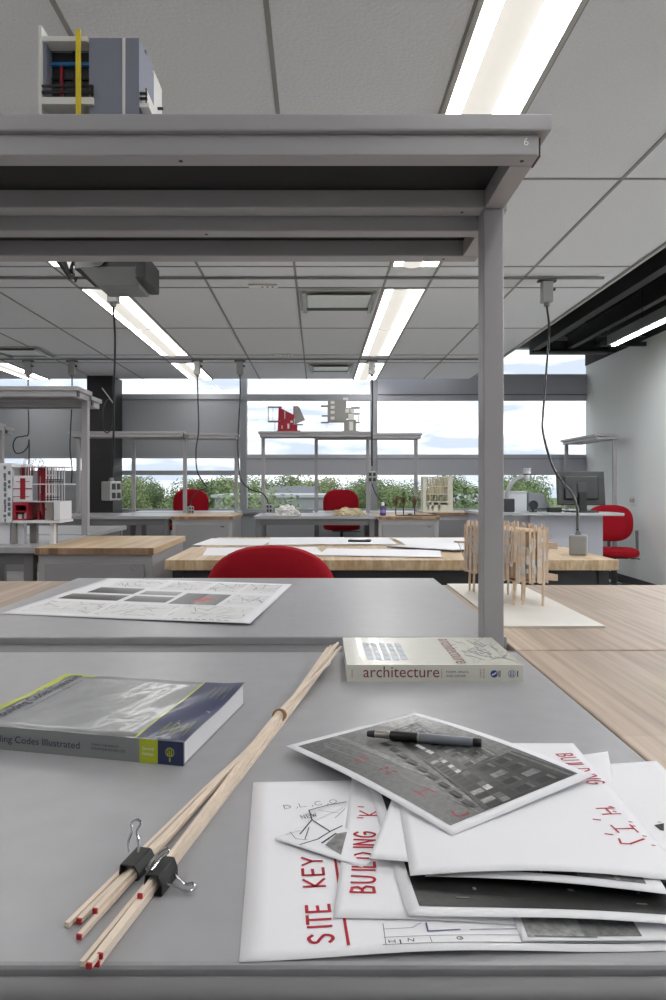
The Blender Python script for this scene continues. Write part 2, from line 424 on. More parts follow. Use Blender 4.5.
# ------------------------------------------------------------------ work benches
def work_table(label, x0, x1, y0, y1, z=T, front=True, th=.03, topm=None, group=None):
    t = thing('work_table', label, 'table', ((x0+x1)/2, (y0+y1)/2, 0), group=group)
    MB().box((x0, y0, z-th), (x1, y1, z)).build('tabletop', topm or LAM, t, bevel=.003)
    for a in (x0+.02, x1-.07):
        for b in (y0+.03, y1-.08): MB().box((a, b, 0), (a+.05, b+.05, z-th)).build('leg', GREYD, t, bevel=.004)
    f = MB()
    for b in (y0+.035, y1-.075): f.box((x0+.07, b, z-th-.06), (x1-.07, b+.04, z-th))
    for a in (x0+.025, x1-.065): f.box((a, y0+.08, z-th-.06), (a+.04, y1-.08, z-th))
    f.build('apron', GREYD, t)
    return t
def overhead_shelf(label, x0, x1, yc, zb=T, posts=(True, True), rear=True, group=None, rearx=0):
    """steel shelf unit standing on posts between two back to back tables"""
    t = thing('overhead_shelf', label, 'shelf', ((x0+x1)/2, yc+.02, zb), group=group)
    U = zb+.835
    for on, a in zip(posts, (x0, x1-.039)):
        if on: MB().box((a, yc, zb), (a+.039, yc+.043, U)).build('post', GREY, t, bevel=.003)
    def deck(y0, y1, z, dx, nm):
        a, b = x0+dx, x1+dx
        s = MB().box((a-.017, y0-.010, z+.035), (b+.017, y1, z+.0615)).build('shelf_board', GREY, t, bevel=.0025)
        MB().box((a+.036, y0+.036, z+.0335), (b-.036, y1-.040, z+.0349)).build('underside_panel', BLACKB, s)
        MB().box((a, y0, z), (b, y0+.036, z+.035)).build('front_beam', GREY, t, bevel=.0025)
        MB().box((a, y1-.040, z), (b, y1, z+.035)).build('rear_beam', GREY, t, bevel=.0025)
        for q in (a, b-.036): MB().box((q, y0+.036, z), (q+.036, y1-.040, z+.035)).build('arm', GREY, t)
        for fx, fy in ((a+.065, y0+.018), (a+.55, y0+.018), (b-.022, y0+.018), (a+.07, y1-.02), (b-.075, y1-.02)):
            MB().lathe([(.0034, -.0006), (.0034, .0004)], (fx, fy, z), 10).build('bolt', BLACK, t)
        MB().box((b, y0+.012, z+.004), (b+.006, y0+.05, z+.034)).build('end_cap', BLACK, t)
    deck(yc-.199, yc+.040, U, 0, 'front')
    if rear: deck(yc+.046, yc+.228, U-.026, rearx, 'rear')
    return t
def cabinet(label, x0, x1, y0, y1, z=T, back=False, top=None, group=None, th=.035):
    t = thing('wood_top_cabinet', label, 'cabinet', ((x0+x1)/2, (y0+y1)/2, 0), group=group)
    MB().box((x0+.012, y0+.02, .07), (x1-.012, y1-.01, z-th)).build('body', GREY, t, bevel=.003)
    MB().box((x0+.03, y0+.05, 0), (x1-.03, y1-.04, .07)).build('kick', DARK, t)
    MB().box((x0, y0, z-th), (x1, y1, z)).build('wood_top', top or WOODL, t, bevel=.003)
    MB().box((x0+.004, y0-.001, z-th+.002), (x1-.004, y0+.0005, z-.002)).build('end_grain_edge', WOODE, t)
    yy = y0+.02
    d = MB().box((x0+.05, yy-.012, .12), (x1-.05, yy-.0005, z-th-.045)).build('door', mat('door_grey', rgb(140,139,141), .4), t, bevel=.003)
    m = MB()
    for k in (0, 1): m.box((x1-.12+k*.018, yy-.015, z-th-.075), (x1-.108+k*.018, yy-.012, z-th-.063))
    m.build('lock', CHROME, d)
    return t
FA = 1.307; TF = T+.013
# bench A, nearest
t = work_table('large grey laminate table nearest, holding books, papers and sticks', -.771, .371, .432, 1.243)
MB().box((-.771, .412, T-.055), (.371, .4315, T-.0035)).build('front_lip', GREYD, t, bevel=.007, bseg=4, smooth=True)
MB().box((-.771, 1.2435, T-.03), (.371, 1.2535, T-.0006)).build('rear_lip', GREYD, t)
MB().box((-.731, 1.2535, T-.03), (.309, 1.3065, T-.0006)).build('rear_channel', GREYD, t)
work_table('grey laminate table behind the nearest one, with printed sheet lying on it', -.771, .371, FA, 2.137, TF)
overhead_shelf('large grey steel overhead shelf marked 6 carrying a house model', -.771, .3505, 1.2555, T-.002)
t6 = [o for o in C.collection.objects if o.get('label', '').startswith('large grey steel overhead')][0]
text('number', '6', .018, frame((.325, 1.0551, 1.6885), (1, 0, 0), (0, 0, 1)), WHITE, t6)
def wood_table(label, x0, x1, y0, y1, z, th=.04, m=None):
    t = thing('wood_table', label, 'table', ((x0+x1)/2, (y0+y1)/2, 0))
    MB().box((x0, y0, z-th), (x1, y1, z)).build('wood_top', m or WOODN, t, bevel=.003)
    for a in (x0+.03, x1-.08):
        for b in (y0+.04, y1-.09): MB().box((a, b, 0), (a+.05, b+.05, z-th)).build('leg', DARK, t)
    MB().box((x0+.08, y0+.05, z-th-.11), (x1-.08, y0+.075, z-th)).build('apron', DARK, t)
    MB().box((x0+.08, y1-.085, z-th-.11), (x1-.08, y1-.055, z-th)).build('apron', DARK, t)
    return t
wood_table('pale wood worktop beside the nearest grey table', .3735, 1.5, .40, 1.252, T, .035)
wood_table('pale wood worktop under the stick model base board', .3735, 1.5, 1.258, 2.075, T, .035)
wood_table('pale wood worktop at the far left of the printed sheet', -1.6, -.7735, 1.30, 2.16, T, .035)
# bench B
overhead_shelf('grey steel overhead shelf above the white and red tower model', -2.60, -1.435, 4.15, T)
work_table('grey laminate table carrying the white and red tower model', -2.58, -1.415, 3.33, 4.138, T)
work_table('grey laminate table in the second row, behind the tower model', -2.58, -1.47, 4.2, 5.12, T)
cabinet('wood topped grey cabinet right of the tower model', -1.405, -.812, 3.30, 4.09, T)
BZ = EYE-.359
wood_table('long maple table behind the red chair, strewn with white sheets', -.735, 1.44, 3.19, 3.87, BZ, .05, WOODL)
wood_table('maple table back to back with the sheet strewn one', -.69, 1.41, 3.885, 4.58, BZ, .05, WOODL)
t = thing('drawer_unit', 'black drawer unit under the right end of the maple table', 'drawer unit', (1.22, 3.5, 0))
MB().box((1.12, 3.32, .05), (1.34, 3.75, .69)).build('body', BLACK, t, bevel=.004)
MB().box((1.13, 3.31, .45), (1.33, 3.3195, .66)).build('drawer', DARK, t, bevel=.003)
MB().box((1.13, 3.31, .10), (1.33, 3.3195, .43)).build('drawer', DARK, t, bevel=.003)
MB().box((1.13, 3.34, 0), (1.33, 3.73, .05)).build('plinth', BLACK, t)
# bench C, by the windows
YC = 7.47
work_table('grey table by the windows with crumpled white and tan paper on it', -.645, .585, 6.65, 7.455, T)
cabinet('wood topped grey cabinet holding dried twigs and purple bottle', .592, 1.215, 6.63, 7.455, T)
work_table('grey table between the centre red chair and the sheet strewn rows', -.06, 1.16, 7.53, 8.12, T)
cabinet('wood topped grey cabinet under the pale facade model', 1.225, 1.80, 7.53, 8.3, T)
overhead_shelf('grey steel overhead shelf carrying the red and the grey house models', -.635, .58, YC, T, rear=False)
overhead_shelf('grey steel shelf joined right of the one with the two house models', -.04, 1.155, YC+.25, T, rear=False)
work_table('grey table at the window behind the wood cabinet, left bench', -2.70, -1.475, 6.65, 7.455, T)
cabinet('wood topped grey cabinet in front of the left red chair', -1.466, -.845, 6.63, 7.455, T)
work_table('grey table between the left red chair and the left window bench', -2.15, -.93, 7.53, 8.12, T)
overhead_shelf('grey steel overhead shelf left of the column end of the window bench', -2.71, -1.475, YC, T, rear=False)
overhead_shelf('grey steel shelf standing in front of the left red chair', -2.16, -.93, YC+.25, T, rear=False)
overhead_shelf('grey steel shelf end seen at the far left edge behind the tower model', -4.6, -3.03, 6.4, T, rear=True)
work_table('grey table at the far left edge under the half hidden shelf', -4.6, -3.03, 5.57, 6.388, T)
work_table('grey table at the far left edge backing on the half hidden shelf', -4.6, -3.03, 6.452, 7.1, T)

# teacher's station
t = thing('instructor_desk', 'grey instructor desk with long thin top below the monitor', 'desk', (2.2, 6.6, 0))
MB().prism([(1.55, 6.42), (2.86, 6.22), (2.86, 6.55), (2.55, 7.0), (1.55, 7.05)], .862, .888).build('desktop', mat('desk_top', rgb(176,178,180), .35), t, bevel=.003)
MB().box((2.06, 6.46, 0), (2.76, 6.50, .862)).build('front_panel', mat('desk_panel', rgb(176,178,188), .45), t)
MB().box((1.58, 6.50, 0), (1.62, 7.0, .862)).build('side_panel', MATS['desk_panel'], t)
MB().box((1.62, 6.52, .1), (2.06, 6.54, .862)).build('front_panel', MATS['desk_panel'], t)
MB().box((2.40, 6.50, 0), (2.44, 6.95, .862)).build('side_panel', MATS['desk_panel'], t)
# lecture table with its own shelf along the right wall
t = thing('wall_shelf_unit', 'narrow grey shelf on two posts against the right wall', 'shelf', (3.31, 8.2, 0))
for y in (7.66, 8.62): MB().box((3.395 if y < 8 else 3.2, y, 0), (3.435 if y < 8 else 3.24, y+.04, 1.675)).build('post', GREY, t, bevel=.003)
MB().box((3.19, 7.64, 1.675), (3.44, 8.7, 1.71)).build('frame', GREY, t, bevel=.003)
MB().box((3.17, 7.62, 1.71), (3.45, 8.72, 1.737)).build('shelf_board', GREY, t, bevel=.003)
MB().box((2.95, 7.75, .81), (3.45, 8.62, .84)).build('table_board', LAM, t, bevel=.003)
MB().box((2.97, 8.5, 0), (3.01, 8.54, .81)).build('post', GREY, t)
MB().box((2.97, 7.8, 0), (3.01, 7.84, .81)).build('post', GREY, t)

# ------------------------------------------------------------------ red task chairs
def cushion(mb, outline, t, curve=0.0, axis='y', crown=.25):
    """rounded slab: outline in local (x,z) for a backrest or (x,y) for a seat"""
    n = len(outline); cxm = sum(p[0] for p in outline)/n; cym = sum(p[1] for p in outline)/n
    rings = []
    for k, (s, d) in enumerate(((.55, -.5-crown*.5), (.86, -.5-crown*.3), (.965, -.36), (1, 0), (.965, .36), (.86, .5), (.55, .5))):
        rg = []
        for x, y in outline:
            px_, py_ = cxm+(x-cxm)*s, cym+(y-cym)*s
            if axis == 'y': v = (px_, d*t + curve*px_*px_, py_)
            else: v = (px_, py_, -d*t + 0)
            rg.append(mb.bm.verts.new(v))
        rings.append(rg)
    for a, b in zip(rings, rings[1:]):
        for k in range(n): mb.face([a[k], a[(k+1) % n], b[(k+1) % n], b[k]])
    mb.face(rings[0][::-1]); mb.face(rings[-1])
def superell(a, b0, b1, n=40, e=2.6, cx=0, cy=0):
    o = []
    for k in range(n):
        q = 2*PI*k/n; c, s = math.cos(q), math.sin(q)
        x = a*math.copysign(abs(c)**(2/e), c); y = (b1 if s > 0 else b0)*math.copysign(abs(s)**(2/e), s)
        o.append((cx+x, cy+y))
    return o
def make_chair(label, hs, hb, loc, rz, arms=False, half=.235, e=2.7):
    """hs seat height, hb top of the backrest; faces local -y (backrest at +y)"""
    t = thing('task_chair', label, 'chair', loc, rz)
    m = MB(); cushion(m, superell(.235, .23, .22, e=3), .075, axis='z', crown=.1); m.bm.transform(Matrix.Translation((0, -.02, hs-.035))); m.build('seat', RED, t, False, smooth=True)
    m = MB(); cushion(m, superell(half, .20, .20, e=e), .06, curve=.35, crown=.2)
    m.bm.transform(Matrix.Translation((0, .235, hb-.20))); m.build('backrest', RED, t, False, smooth=True)
    m = MB(); cushion(m, superell(half-.02, .18, .18, e=e), .012, curve=.35, crown=0)
    m.bm.transform(Matrix.Translation((0, .272, hb-.20))); m.build('back_shell', BLACK, t, False, smooth=True)
    m = MB().tube(smooth_path([(0, .05, hs-.085), (0, .22, hs-.085), (0, .292, hs-.02), (0, .296, hb-.2)], 5), .017, 8); m.build('back_bracket', GREYD, t, False, smooth=True)
    MB().box((-.12, -.12, hs-.095), (.12, .10, hs-.07)).build('seat_plate', DARK, t, False, bevel=.004)
    MB().tube([(0, 0, .09), (0, 0, hs-.2), (0, 0, hs-.2), (0, 0, hs-.095)], [.03, .03, .019, .019], 14).build('gas_column', DARK, t, False)
    MB().tube([(.1, -.02, hs-.09), (.24, -.06, hs-.10)], .006, 6).build('lever', DARK, t, False)
    for k in range(5):
        a = 2*PI*k/5 + .3; d = Vector((math.cos(a), math.sin(a), 0))
        l = MB().bar(d*.02+Vector((0, 0, .10)), d*.27+Vector((0, 0, .075)), .045, .03).build('base_arm', DARK, t, False, bevel=.006)
        n_ = Vector((-d.y, d.x, 0))
        MB().tube([d*.27+n_*-.022+Vector((0, 0, .029)), d*.27+n_*.022+Vector((0, 0, .029))], .029, 14).build('caster', BLACK, l, False)
    if hs > .6: 
        m = MB(); m.tube([(.2*math.cos(2*PI*k/24), .2*math.sin(2*PI*k/24), .28) for k in range(25)], .009, 6, False)
        for k in range(3): m.tube([(.02*math.cos(2*PI*k/3), .02*math.sin(2*PI*k/3), .28), (.2*math.cos(2*PI*k/3), .2*math.sin(2*PI*k/3), .28)], .007, 6)
        m.build('foot_ring', CHROME, t, False)
    if arms:
        m = MB().tube(smooth_path([(.05, .10, hs-.09), (.25, .2, hs-.10), (.285, .29, hs-.06), (.285, .31, hb-.28)], 5), .016, 8); m.build('back_arm', GREYD, t, False, smooth=True)
    return t
make_chair('red fabric chair tucked behind the grey table with the printed sheet', .45, .93, (-.174, 2.21, 0), 0, half=.245, e=2.35)
make_chair('red fabric chair at centre window, seen through the shelf posts', .66, 1.095, (.30, 8.48, 0), 0)
make_chair('red fabric chair at left window beside the hanging cord', .66, 1.10, (-1.665, 8.48, 0), 0)
make_chair('red swivel chair standing in the open by the right wall', .48, .935, (3.13, 7.05, 0), math.radians(-14), True, half=.24)
# ------------------------------------------------------------------ dark services in the open ceiling bay
t = thing('ceiling_duct', 'dark wide duct running beside the tile ceiling edge', 'duct', (2.3, 4, 2.83))
MB().box((2.08, YB+.3, 2.86), (2.42, 7.75, 3.12)).build('duct', mat('duct_grey', rgb(58,62,64), .5), t, bevel=.01)
m = MB()
for y in (0, 1.6, 3.2, 4.8, 6.4): m.box((2.07, y, 2.85), (2.43, y+.04, 3.13))
m.build('flange', dk, t)
for x, z, w_, lab in ((2.56, 2.74, .09, 'black beam nearest the duct in the open ceiling'), (2.98, 2.76, .07, 'black beam beside the hanging strip light'), (3.32, 2.80, .08, 'black beam nearest the right wall above the strip light')):
    t = thing('ceiling_beam', lab, 'beam', (x, 4, z))
    MB().box((x-w_/2, YB+.3, z), (x+w_/2, 7.88, z+.14)).build('web', mat('black_paint', rgb(34,35,37), .55), t, bevel=.004)
    MB().box((x-w_/2-.03, YB+.3, z+.14), (x+w_/2+.03, 7.88, z+.16)).build('flange', MATS['black_paint'], t)
    for y in (1.5, 4.5, 7.2): MB().tube([(x, y, z+.16), (x, y, 3.45)], .008).build('hanger_rod', DARK, t)
t = thing('ceiling_valance', 'black crossbar box hanging under the open ceiling by the window', 'valance', (3, 7.95, 2.70))
MB().box((2.54, 7.90, 2.715), (3.45, 8.02, 2.86)).build('box', MATS['black_paint'], t, bevel=.004)
MB().tube([(2.56, 7.88, 2.735), (3.52, 7.88, 2.735)], .022, 12).build('tube', BLACK, t)
for x in (2.7, 3.3): MB().tube([(x, 7.96, 2.86), (x, 7.96, 3.45)], .01).build('hanger_rod', DARK, t)
t = thing('unistrut_rail', 'short black rail hanging beside the right wall near the strip light', 'rail', (3.4, 7.2, 2.66))
MB().box((3.06, 7.2, 2.655), (3.55, 7.24, 2.70)).build('channel', MATS['black_paint'], t)
MB().box((3.06, 7.2, 2.76), (3.55, 7.24, 2.785)).build('channel', MATS['black_paint'], t)
for x in (3.12, 3.45): MB().tube([(x, 7.22, 2.70), (x, 7.22, 2.76)], .008).build('bolt', DARK, t)
for x in (3.12, 3.45): MB().tube([(x, 7.22, 2.785), (x, 7.22, 3.45)], .008).build('hanger_rod', DARK, t)
t = thing('strip_light', 'long grey strip light hanging in the open ceiling bay, lit below', 'light', (2.92, 4, 2.53))
MB().box((2.86, -1, 2.535), (2.98, 6.60, 2.63)).build('housing', mat('strip_housing', rgb(120,122,124), .45), t, bevel=.004)
MB().box((2.90, -.98, 2.528), (2.94, 6.585, 2.536)).build('tube', emis('strip_lens', (.96, .98, 1, 1), 110.0), t)
for y in (.5, 3.2, 6.0): MB().tube([(2.92, y, 2.63), (2.92, y, 3.45)], .004).build('suspension_wire', CHROME, t)
struct(MB().box((XW-.01, YB, 2.74), (XW, 8.9, 3.45)), 'trim_2', dk)

# ------------------------------------------------------------------ cords
p = px
def drop_pts(l, y0, y1):
    n = len(l); return [px(a, b, y0+(y1-y0)*(i+1)/n) for i, (a, b) in enumerate(l)]
cord_drop(1.52, 4.43, 'grey rail box with long black cord down to socket box on maple table',
    drop_pts([(549,330),(546,375),(543,415),(543,432),(551,462),(562,482),(571,492),(577,508),(577.5,530)], 4.43, 3.42), (Vector((1.335, 3.42, BZ+.052)), math.radians(-25), .86, 0))
cord_drop(-1.36, 4.43, 'black cord hanging below projector with square socket box in mid air',
    drop_pts([(115,340),(114,390),(113.5,440),(112,478)], 4.43, 4.43), (px(111.5,491,4.43), math.radians(62), 1.05))
cord_drop(-3.17, 7.29, 'far left rail box whose cord hangs in a round coil',
    drop_pts([(28,400),(28.5,432),(24,436),(16,438),(13,446),(16,453),(23,452),(28,446),(29,440),(29,460),(28.5,480)], 7.2, 7.2))
cord_drop(-2.69, 7.29, 'rail box with plain black cord second from the far left',
    drop_pts([(72,400),(70.5,430),(70,450),(72,468),(71.5,483)], 7.2, 7.2))
cord_drop(-1.32, 7.29, 'rail box with wavy black cord reaching the left red chair',
    drop_pts([(198,400),(198.5,430),(196,450),(197,470),(203,482),(207,488),(198,491),(192,498),(191,506)], 7.2, 6.95), (px(190.5,510,6.95)+Vector((0, 0, .0)), .5, .62))
cord_drop(-.853, 7.29, 'rail box with black cord curving down to the window mullion bench',
    drop_pts([(240,400),(238,440),(239,470),(243,483),(252,490),(262,493),(267,499),(268,503)], 7.2, 7.0), (px(268.5,508.5,7.0)+Vector((0, 0, .0)), .3, .72))
cord_drop(.59, 7.29, 'rail box with straight black cord ending in square plug cluster at centre',
    drop_pts([(372.5,400),(372,440),(372,466)], 7.2, 7.2), (px(372,477,7.2), 0, 1.0), r=.009)
t = thing('charger_cord', 'thin black cord running from plug cluster to the purple bottle', 'cord', px(380, 495, 7.05))
MB().tube(smooth_path([px(372,484,7.18), px(376,494,7.1), (px(385,504,7.0))], 6), .006, 6).build('cable', BLACK, t)
MB().tube([px(384.5,503.5,7.0), px(386,506,7.0)], .012, 8).build('plug', BLACK, t)
t = thing('hanging_cable_loop', 'oval loop of thin cable hung beside the projector cord', 'cable', px(106, 420, 4.5))
MB().tube(smooth_path([px(102,388,4.5), px(108,396,4.5), px(114,404,4.5), px(113.5,415,4.5), px(110,430,4.5), px(106,432.5,4.5), px(103,426,4.5), px(103.5,410,4.5), px(108,400,4.5), px(114,404,4.5)], 6), .005, 6).build('cable', BLACK, t)
MB().tube(smooth_path([px(102,388,4.495), px(108,396,4.495), px(113,403,4.495)], 4), .004, 6).build('zip_tie', GREY, t)

# projector
t = thing('projector', 'dark ceiling projector with pale underside, hanging behind the near shelf', 'projector', (-1.25, 4.0, 2.27))
MB().box((-1.36, 3.72, 2.355), (-1.02, 4.06, 2.46)).build('mount_frame', mat('projector_dark', rgb(52,54,56), .45), t, bevel=.006)
M = Matrix.Identity(4)
b = MB(); top = [(-1.33,3.70),(-1.01,3.70),(-1.01,4.05),(-1.33,4.05)]; bot = [(-1.26,3.80),(-1.02,3.80),(-1.02,4.03),(-1.26,4.03)]
vt = [b.bm.verts.new((x, y, 2.365)) for x, y in top]; vb = [b.bm.verts.new((x, y, 2.285)) for x, y in bot]
b.face(vt); b.face(vb[::-1])
for i in range(4): b.face([vb[i], vb[(i+1) % 4], vt[(i+1) % 4], vt[i]])
b.build('casing', mat('projector_grey', rgb(126,129,130), .4), t, bevel=.008)
MB().box((-1.02, 3.71, 2.30), (-.96, 4.04, 2.45)).build('side_vent', MATS['projector_dark'], t, bevel=.01)
MB().tube([(-1.22, 3.705, 2.40), (-1.22, 3.685, 2.40)], .04, 16).build('lens', BLACK, t)
for x in (-1.3, -1.08): MB().tube([(x, 3.9, 2.46), (x, 3.9, CEIL)], .012).build('pole', DARK, t)
m = MB()
for k in range(5):
    a = Vector((-1.37-.01*k, 3.85+.02*k, 2.43)); m.tube(smooth_path([a, a+Vector((-.04, 0, .02)), a+Vector((-.07+.01*k, .02, -.05)), a+Vector((-.02, 0, -.08))], 4), .006, 6)
m.build('cable_bunch', BLACK, t)
MB().tube([(-1.42, 3.82, 2.34), (-1.47, 3.80, 2.44)], [.012, .03], 8).build('connector', BLACK, t)

# ------------------------------------------------------------------ instructor desk items
DT = .888
t = thing('computer_monitor', 'black flat monitor seen from behind on the instructor desk', 'monitor', (2.55, 6.45, DT), math.radians(-6))
Mt = Matrix.Translation((0, 0, .07)) @ Matrix.Rotation(math.radians(-9), 4, 'X') @ Matrix.Rotation(math.radians(0), 4, 'Y')
MB().box((-.225, 0, 0), (.225, .03, .33), Mt).build('screen_frame', BLACK, t, False, bevel=.006)
MB().box((-.16, -.03, .05), (.16, 0, .28), Mt).build('back_cover', BLACK, t, False, bevel=.012)
MB().box((-.045, -.045, .11), (.045, -.028, .21), Mt).build('mount_plate', DARK, t, False, bevel=.004)
MB().bar((0, -.05, .015), (0, -.04, .2), .07, .025).build('stand', BLACK, t, False, bevel=.004)
MB().box((-.13, -.12, 0), (.13, .09, .016)).build('foot', BLACK, t, False, bevel=.006)
t = thing('keyboard_tray', 'low black dock and cables at the foot of the monitor', 'dock', (2.27, 6.40, DT))
MB().box((-.06, -.035, 0), (.06, .05, .05)).build('body', BLACK, t, False, bevel=.006)
MB().tube(smooth_path([(.06, 0, .02), (.1, -.02, .012), (.14, .0, .012)], 5), .006).build('cable', BLACK, t, False)
t = thing('equipment_box', 'pale grey metal box on the instructor desk beside the post', 'box', (2.0, 6.75, DT))
MB().box((-.11, -.08, 0), (.09, .12, .185)).build('case', mat('box_silver', rgb(214,218,222), .4), t, False, bevel=.006)
MB().box((-.115, -.085, .185), (.095, .125, .20)).build('lid', MATS['box_silver'], t, False, bevel=.004)
t = thing('laptop_stand', 'grey slanted stand leaning beside the pale metal box', 'stand', (2.2, 6.72, DT))
MB().prism([(-.09, 0), (.15, 0), (.05, .18), (-.09, .19)], -.04, .04, Matrix.Rotation(PI/2, 4, 'X')).build('wedge', mat('stand_grey', rgb(140,144,150), .4), t, False, bevel=.004)
MB().box((-.08, -.055, .02), (.1, -.0405, .03)).build('lip', DARK, t, False)
t = thing('round_speaker', 'small round black speaker before the slanted grey stand', 'speaker', (2.09, 6.48, DT))
MB().tube([(0, -.02, .07), (0, .03, .07)], [.044, .038], 20).build('driver', BLACK, t, False)
MB().bar((0, .005, .004), (0, .005, .05), .02).build('neck', DARK, t, False)
MB().box((-.03, -.03, 0), (.03, .03, .008)).build('foot', DARK, t, False)
t = thing('document_camera', 'silver document camera with bent arm next to the grey post', 'camera', (1.885, 6.50, DT))
MB().box((-.07, -.05, 0), (.02, .05, .13)).build('base', DARK, t, False, bevel=.008)
MB().tube(smooth_path([(-.04, 0, .12), (-.035, 0, .2), (.01, 0, .29), (.08, 0, .335), (.13, 0, .345)], 6), .021, 10).build('arm', mat('silver_plastic', rgb(176,178,180), .3, .4), t, False, smooth=True)
MB().lathe([(.034, .31), (.04, .315), (.04, .36), (.036, .365), (.036, .42), (.03, .426)], (.155, 0, 0), 18).build('head', MATS['silver_plastic'], t, False, smooth=True)
MB().lathe([(.0405, .362), (.0405, .372)], (.155, 0, 0), 18).build('focus_ring', BLACK, t, False)
for y, z, lab, n in ((7.62, EYE-(500+25-485-40+0)*0-.17, 'white double switch plate on the right wall above the chair', 2), (7.62, .32, 'white outlet plate low on the right wall beside the chair', 1)):
    Y = FPX*XW/(633-CX); zz = EYE-(500.5-485)*Y/FPX if n == 2 else EYE-(557.5-485)*Y/FPX
    t = thing('wall_plate', lab, 'wall plate', (XW, Y, zz))
    MB().box((XW-.008, Y-.07, zz-.057), (XW-.0005, Y+.07, zz+.057)).build('cover', CARD, t, bevel=.002)
    for k in ((-1, 0, 1) if n == 2 else (-.5, .5)): MB().box((XW-.013, Y+k*.04-.012, zz-.022), (XW-.008, Y+k*.04+.012, zz+.022)).build('rocker' if n == 2 else 'socket', GREY, t)

# ------------------------------------------------------------------ things on the window bench
t = thing('paint_bottle', 'small purple bottle with white cap on the wooden cabinet top', 'bottle', (.66, 6.78, T))
MB().lathe([(.028, 0), (.031, .006), (.031, .085), (.02, .10)], n=16).build('body', mat('purple_plastic', rgb(72,56,120), .35), t, False, smooth=True)
MB().lathe([(.016, .10), (.016, .125), (.008, .14)], n=12).build('cap', WHITE, t, False)
MB().lathe([(.0315, .03), (.0315, .06)], n=16).build('label_band', mat('lilac_label', rgb(150,140,190), .5), t, False)
def twig_bunch(x, y, h, label, seed):
    rnd = random.Random(seed)
    t = thing('dried_twigs', label, 'twigs', (x, y, T+.0085), group=None)
    MB().tube([(0, 0, 0), (.002, 0, h*.45)], .006, 7).build('stem', mat('twig_bark', rgb(84,66,52), .8), t, False)
    m = MB()
    for k in range(60):
        a = rnd.random()*2*PI; s = h*(.38+.3*rnd.random()); l = h*(.2+.25*rnd.random()); sp = rnd.random()*.045
        m.tube([(0, 0, s*.9), (math.cos(a)*sp, math.sin(a)*sp, min(h, s+l))], [.003, .0018], 4)
    m.build('twig_head', mat('twig_brown', rgb(112,92,66), .85, var=.3, vscale=40), t, False)
t = thing('plant_base', 'black irregular base board under the dried twig bunches', 'board', (1.0, 6.78, T))
MB().prism([(-.22,-.05),(-.1,-.08),(.1,-.06),(.2,-.03),(.19,.05),(0,.07),(-.15,.06)], 0, .008).build('board', BLACK, t, False)
m = MB(); m.ball((-.06, .03, .014), .02, sc=(1.3, 1, .35)); m.build('mound', BLACK, t, False)
twig_bunch(.79, 6.78, .195, 'dried twig bunch nearest the purple bottle', 1)
twig_bunch(.875, 6.83, .20, 'middle dried twig bunch of three on black base', 2)
twig_bunch(.985, 6.80, .19, 'dried twig bunch nearest the pale facade model', 3)
def crumple(name, label, cat, m, c, sx, sy, sz, seed):
    b = MB(); g = bmesh.ops.create_icosphere(b.bm, subdivisions=4, radius=1)
    for v in g['verts']:
        n = v.co.copy(); d = 1+.35*noise.noise(n*2.1+Vector((seed, 0, 0)))+.22*noise.noise(n*5.3+Vector((0, seed, 0)))
        v.co = Vector((n.x*sx*d, n.y*sy*d, max(0, n.z)*sz*d))
    b.bm.transform(Matrix.Translation(c))
    return tag(b.build(name, m), label, cat)
crumple('crumpled_paper', 'white crumpled paper heap on the window table', 'paper', CARD, Vector((-.33, 6.85, T)), .13, .07, .10, 3)
crumple('crumpled_tissue', 'tan crumpled tracing paper before the centre chair', 'paper', mat('tan_paper', rgb(200,186,152), .8), Vector((.32, 6.78, T)), .165, .07, .075, 9)
# pale facade model on the rear cabinet
t = thing('facade_model', 'pale cream model of a four storey facade by the window', 'model', (1.37, 7.68, T))
CR = mat('cream_card', rgb(226,221,206), .7)
w2, hh, dpt = .17, .41, .16
MB().box((-.175, -.08, 0), (.175, .10, .012)).build('base', CR, t, False)
m = MB()
m.box((-w2, -.07, .012), (-w2+.035, .09, hh)); m.build('side_wall', CR, t, False)
MB().box((w2-.06, -.07, .012), (w2, .09, hh+.005)).build('side_wall', CR, t, False)
m = MB()
for k in range(9): m.box((-w2+.035+k*.031, .08, .012), (-w2+.048+k*.031, .09, hh))
m.build('rear_screen', CR, t, False)
m = MB()
for z in (.012+.10, .20, .29, hh-.012): m.box((-w2+.035, -.07, z), (w2-.06, .075, z+.01))
m.build('floor_plate', CR, t, False)
m = MB(); rnd = random.Random(5)
for z0, z1, nn in ((.30, .398, 11), (.21, .29, 13), (.122, .20, 3)):
    for k in range(nn):
        x = -w2+.045+(2*w2-.115)*(k+.5*rnd.random())/nn; m.box((x, -.072, z0), (x+.007+.006*rnd.random(), -.062, z1-.02*rnd.random()))
m.build('column_screen', mat('screen_tan', rgb(204,188,158), .7), t, False)
m = MB()
m.box((-w2+.035, -.068, .012), (-.12, -.06, .112)); m.box((-.10, -.068, .012), (-.075, -.06, .112)); m.box((-.05, -.068, .012), (.0, -.06, .112)); m.box((.03, -.068, .012), (w2-.06, -.06, .112)); m.box((-w2+.03, -.068, .085), (w2-.06, -.06, .112))
m.build('ground_wall', CR, t, False)
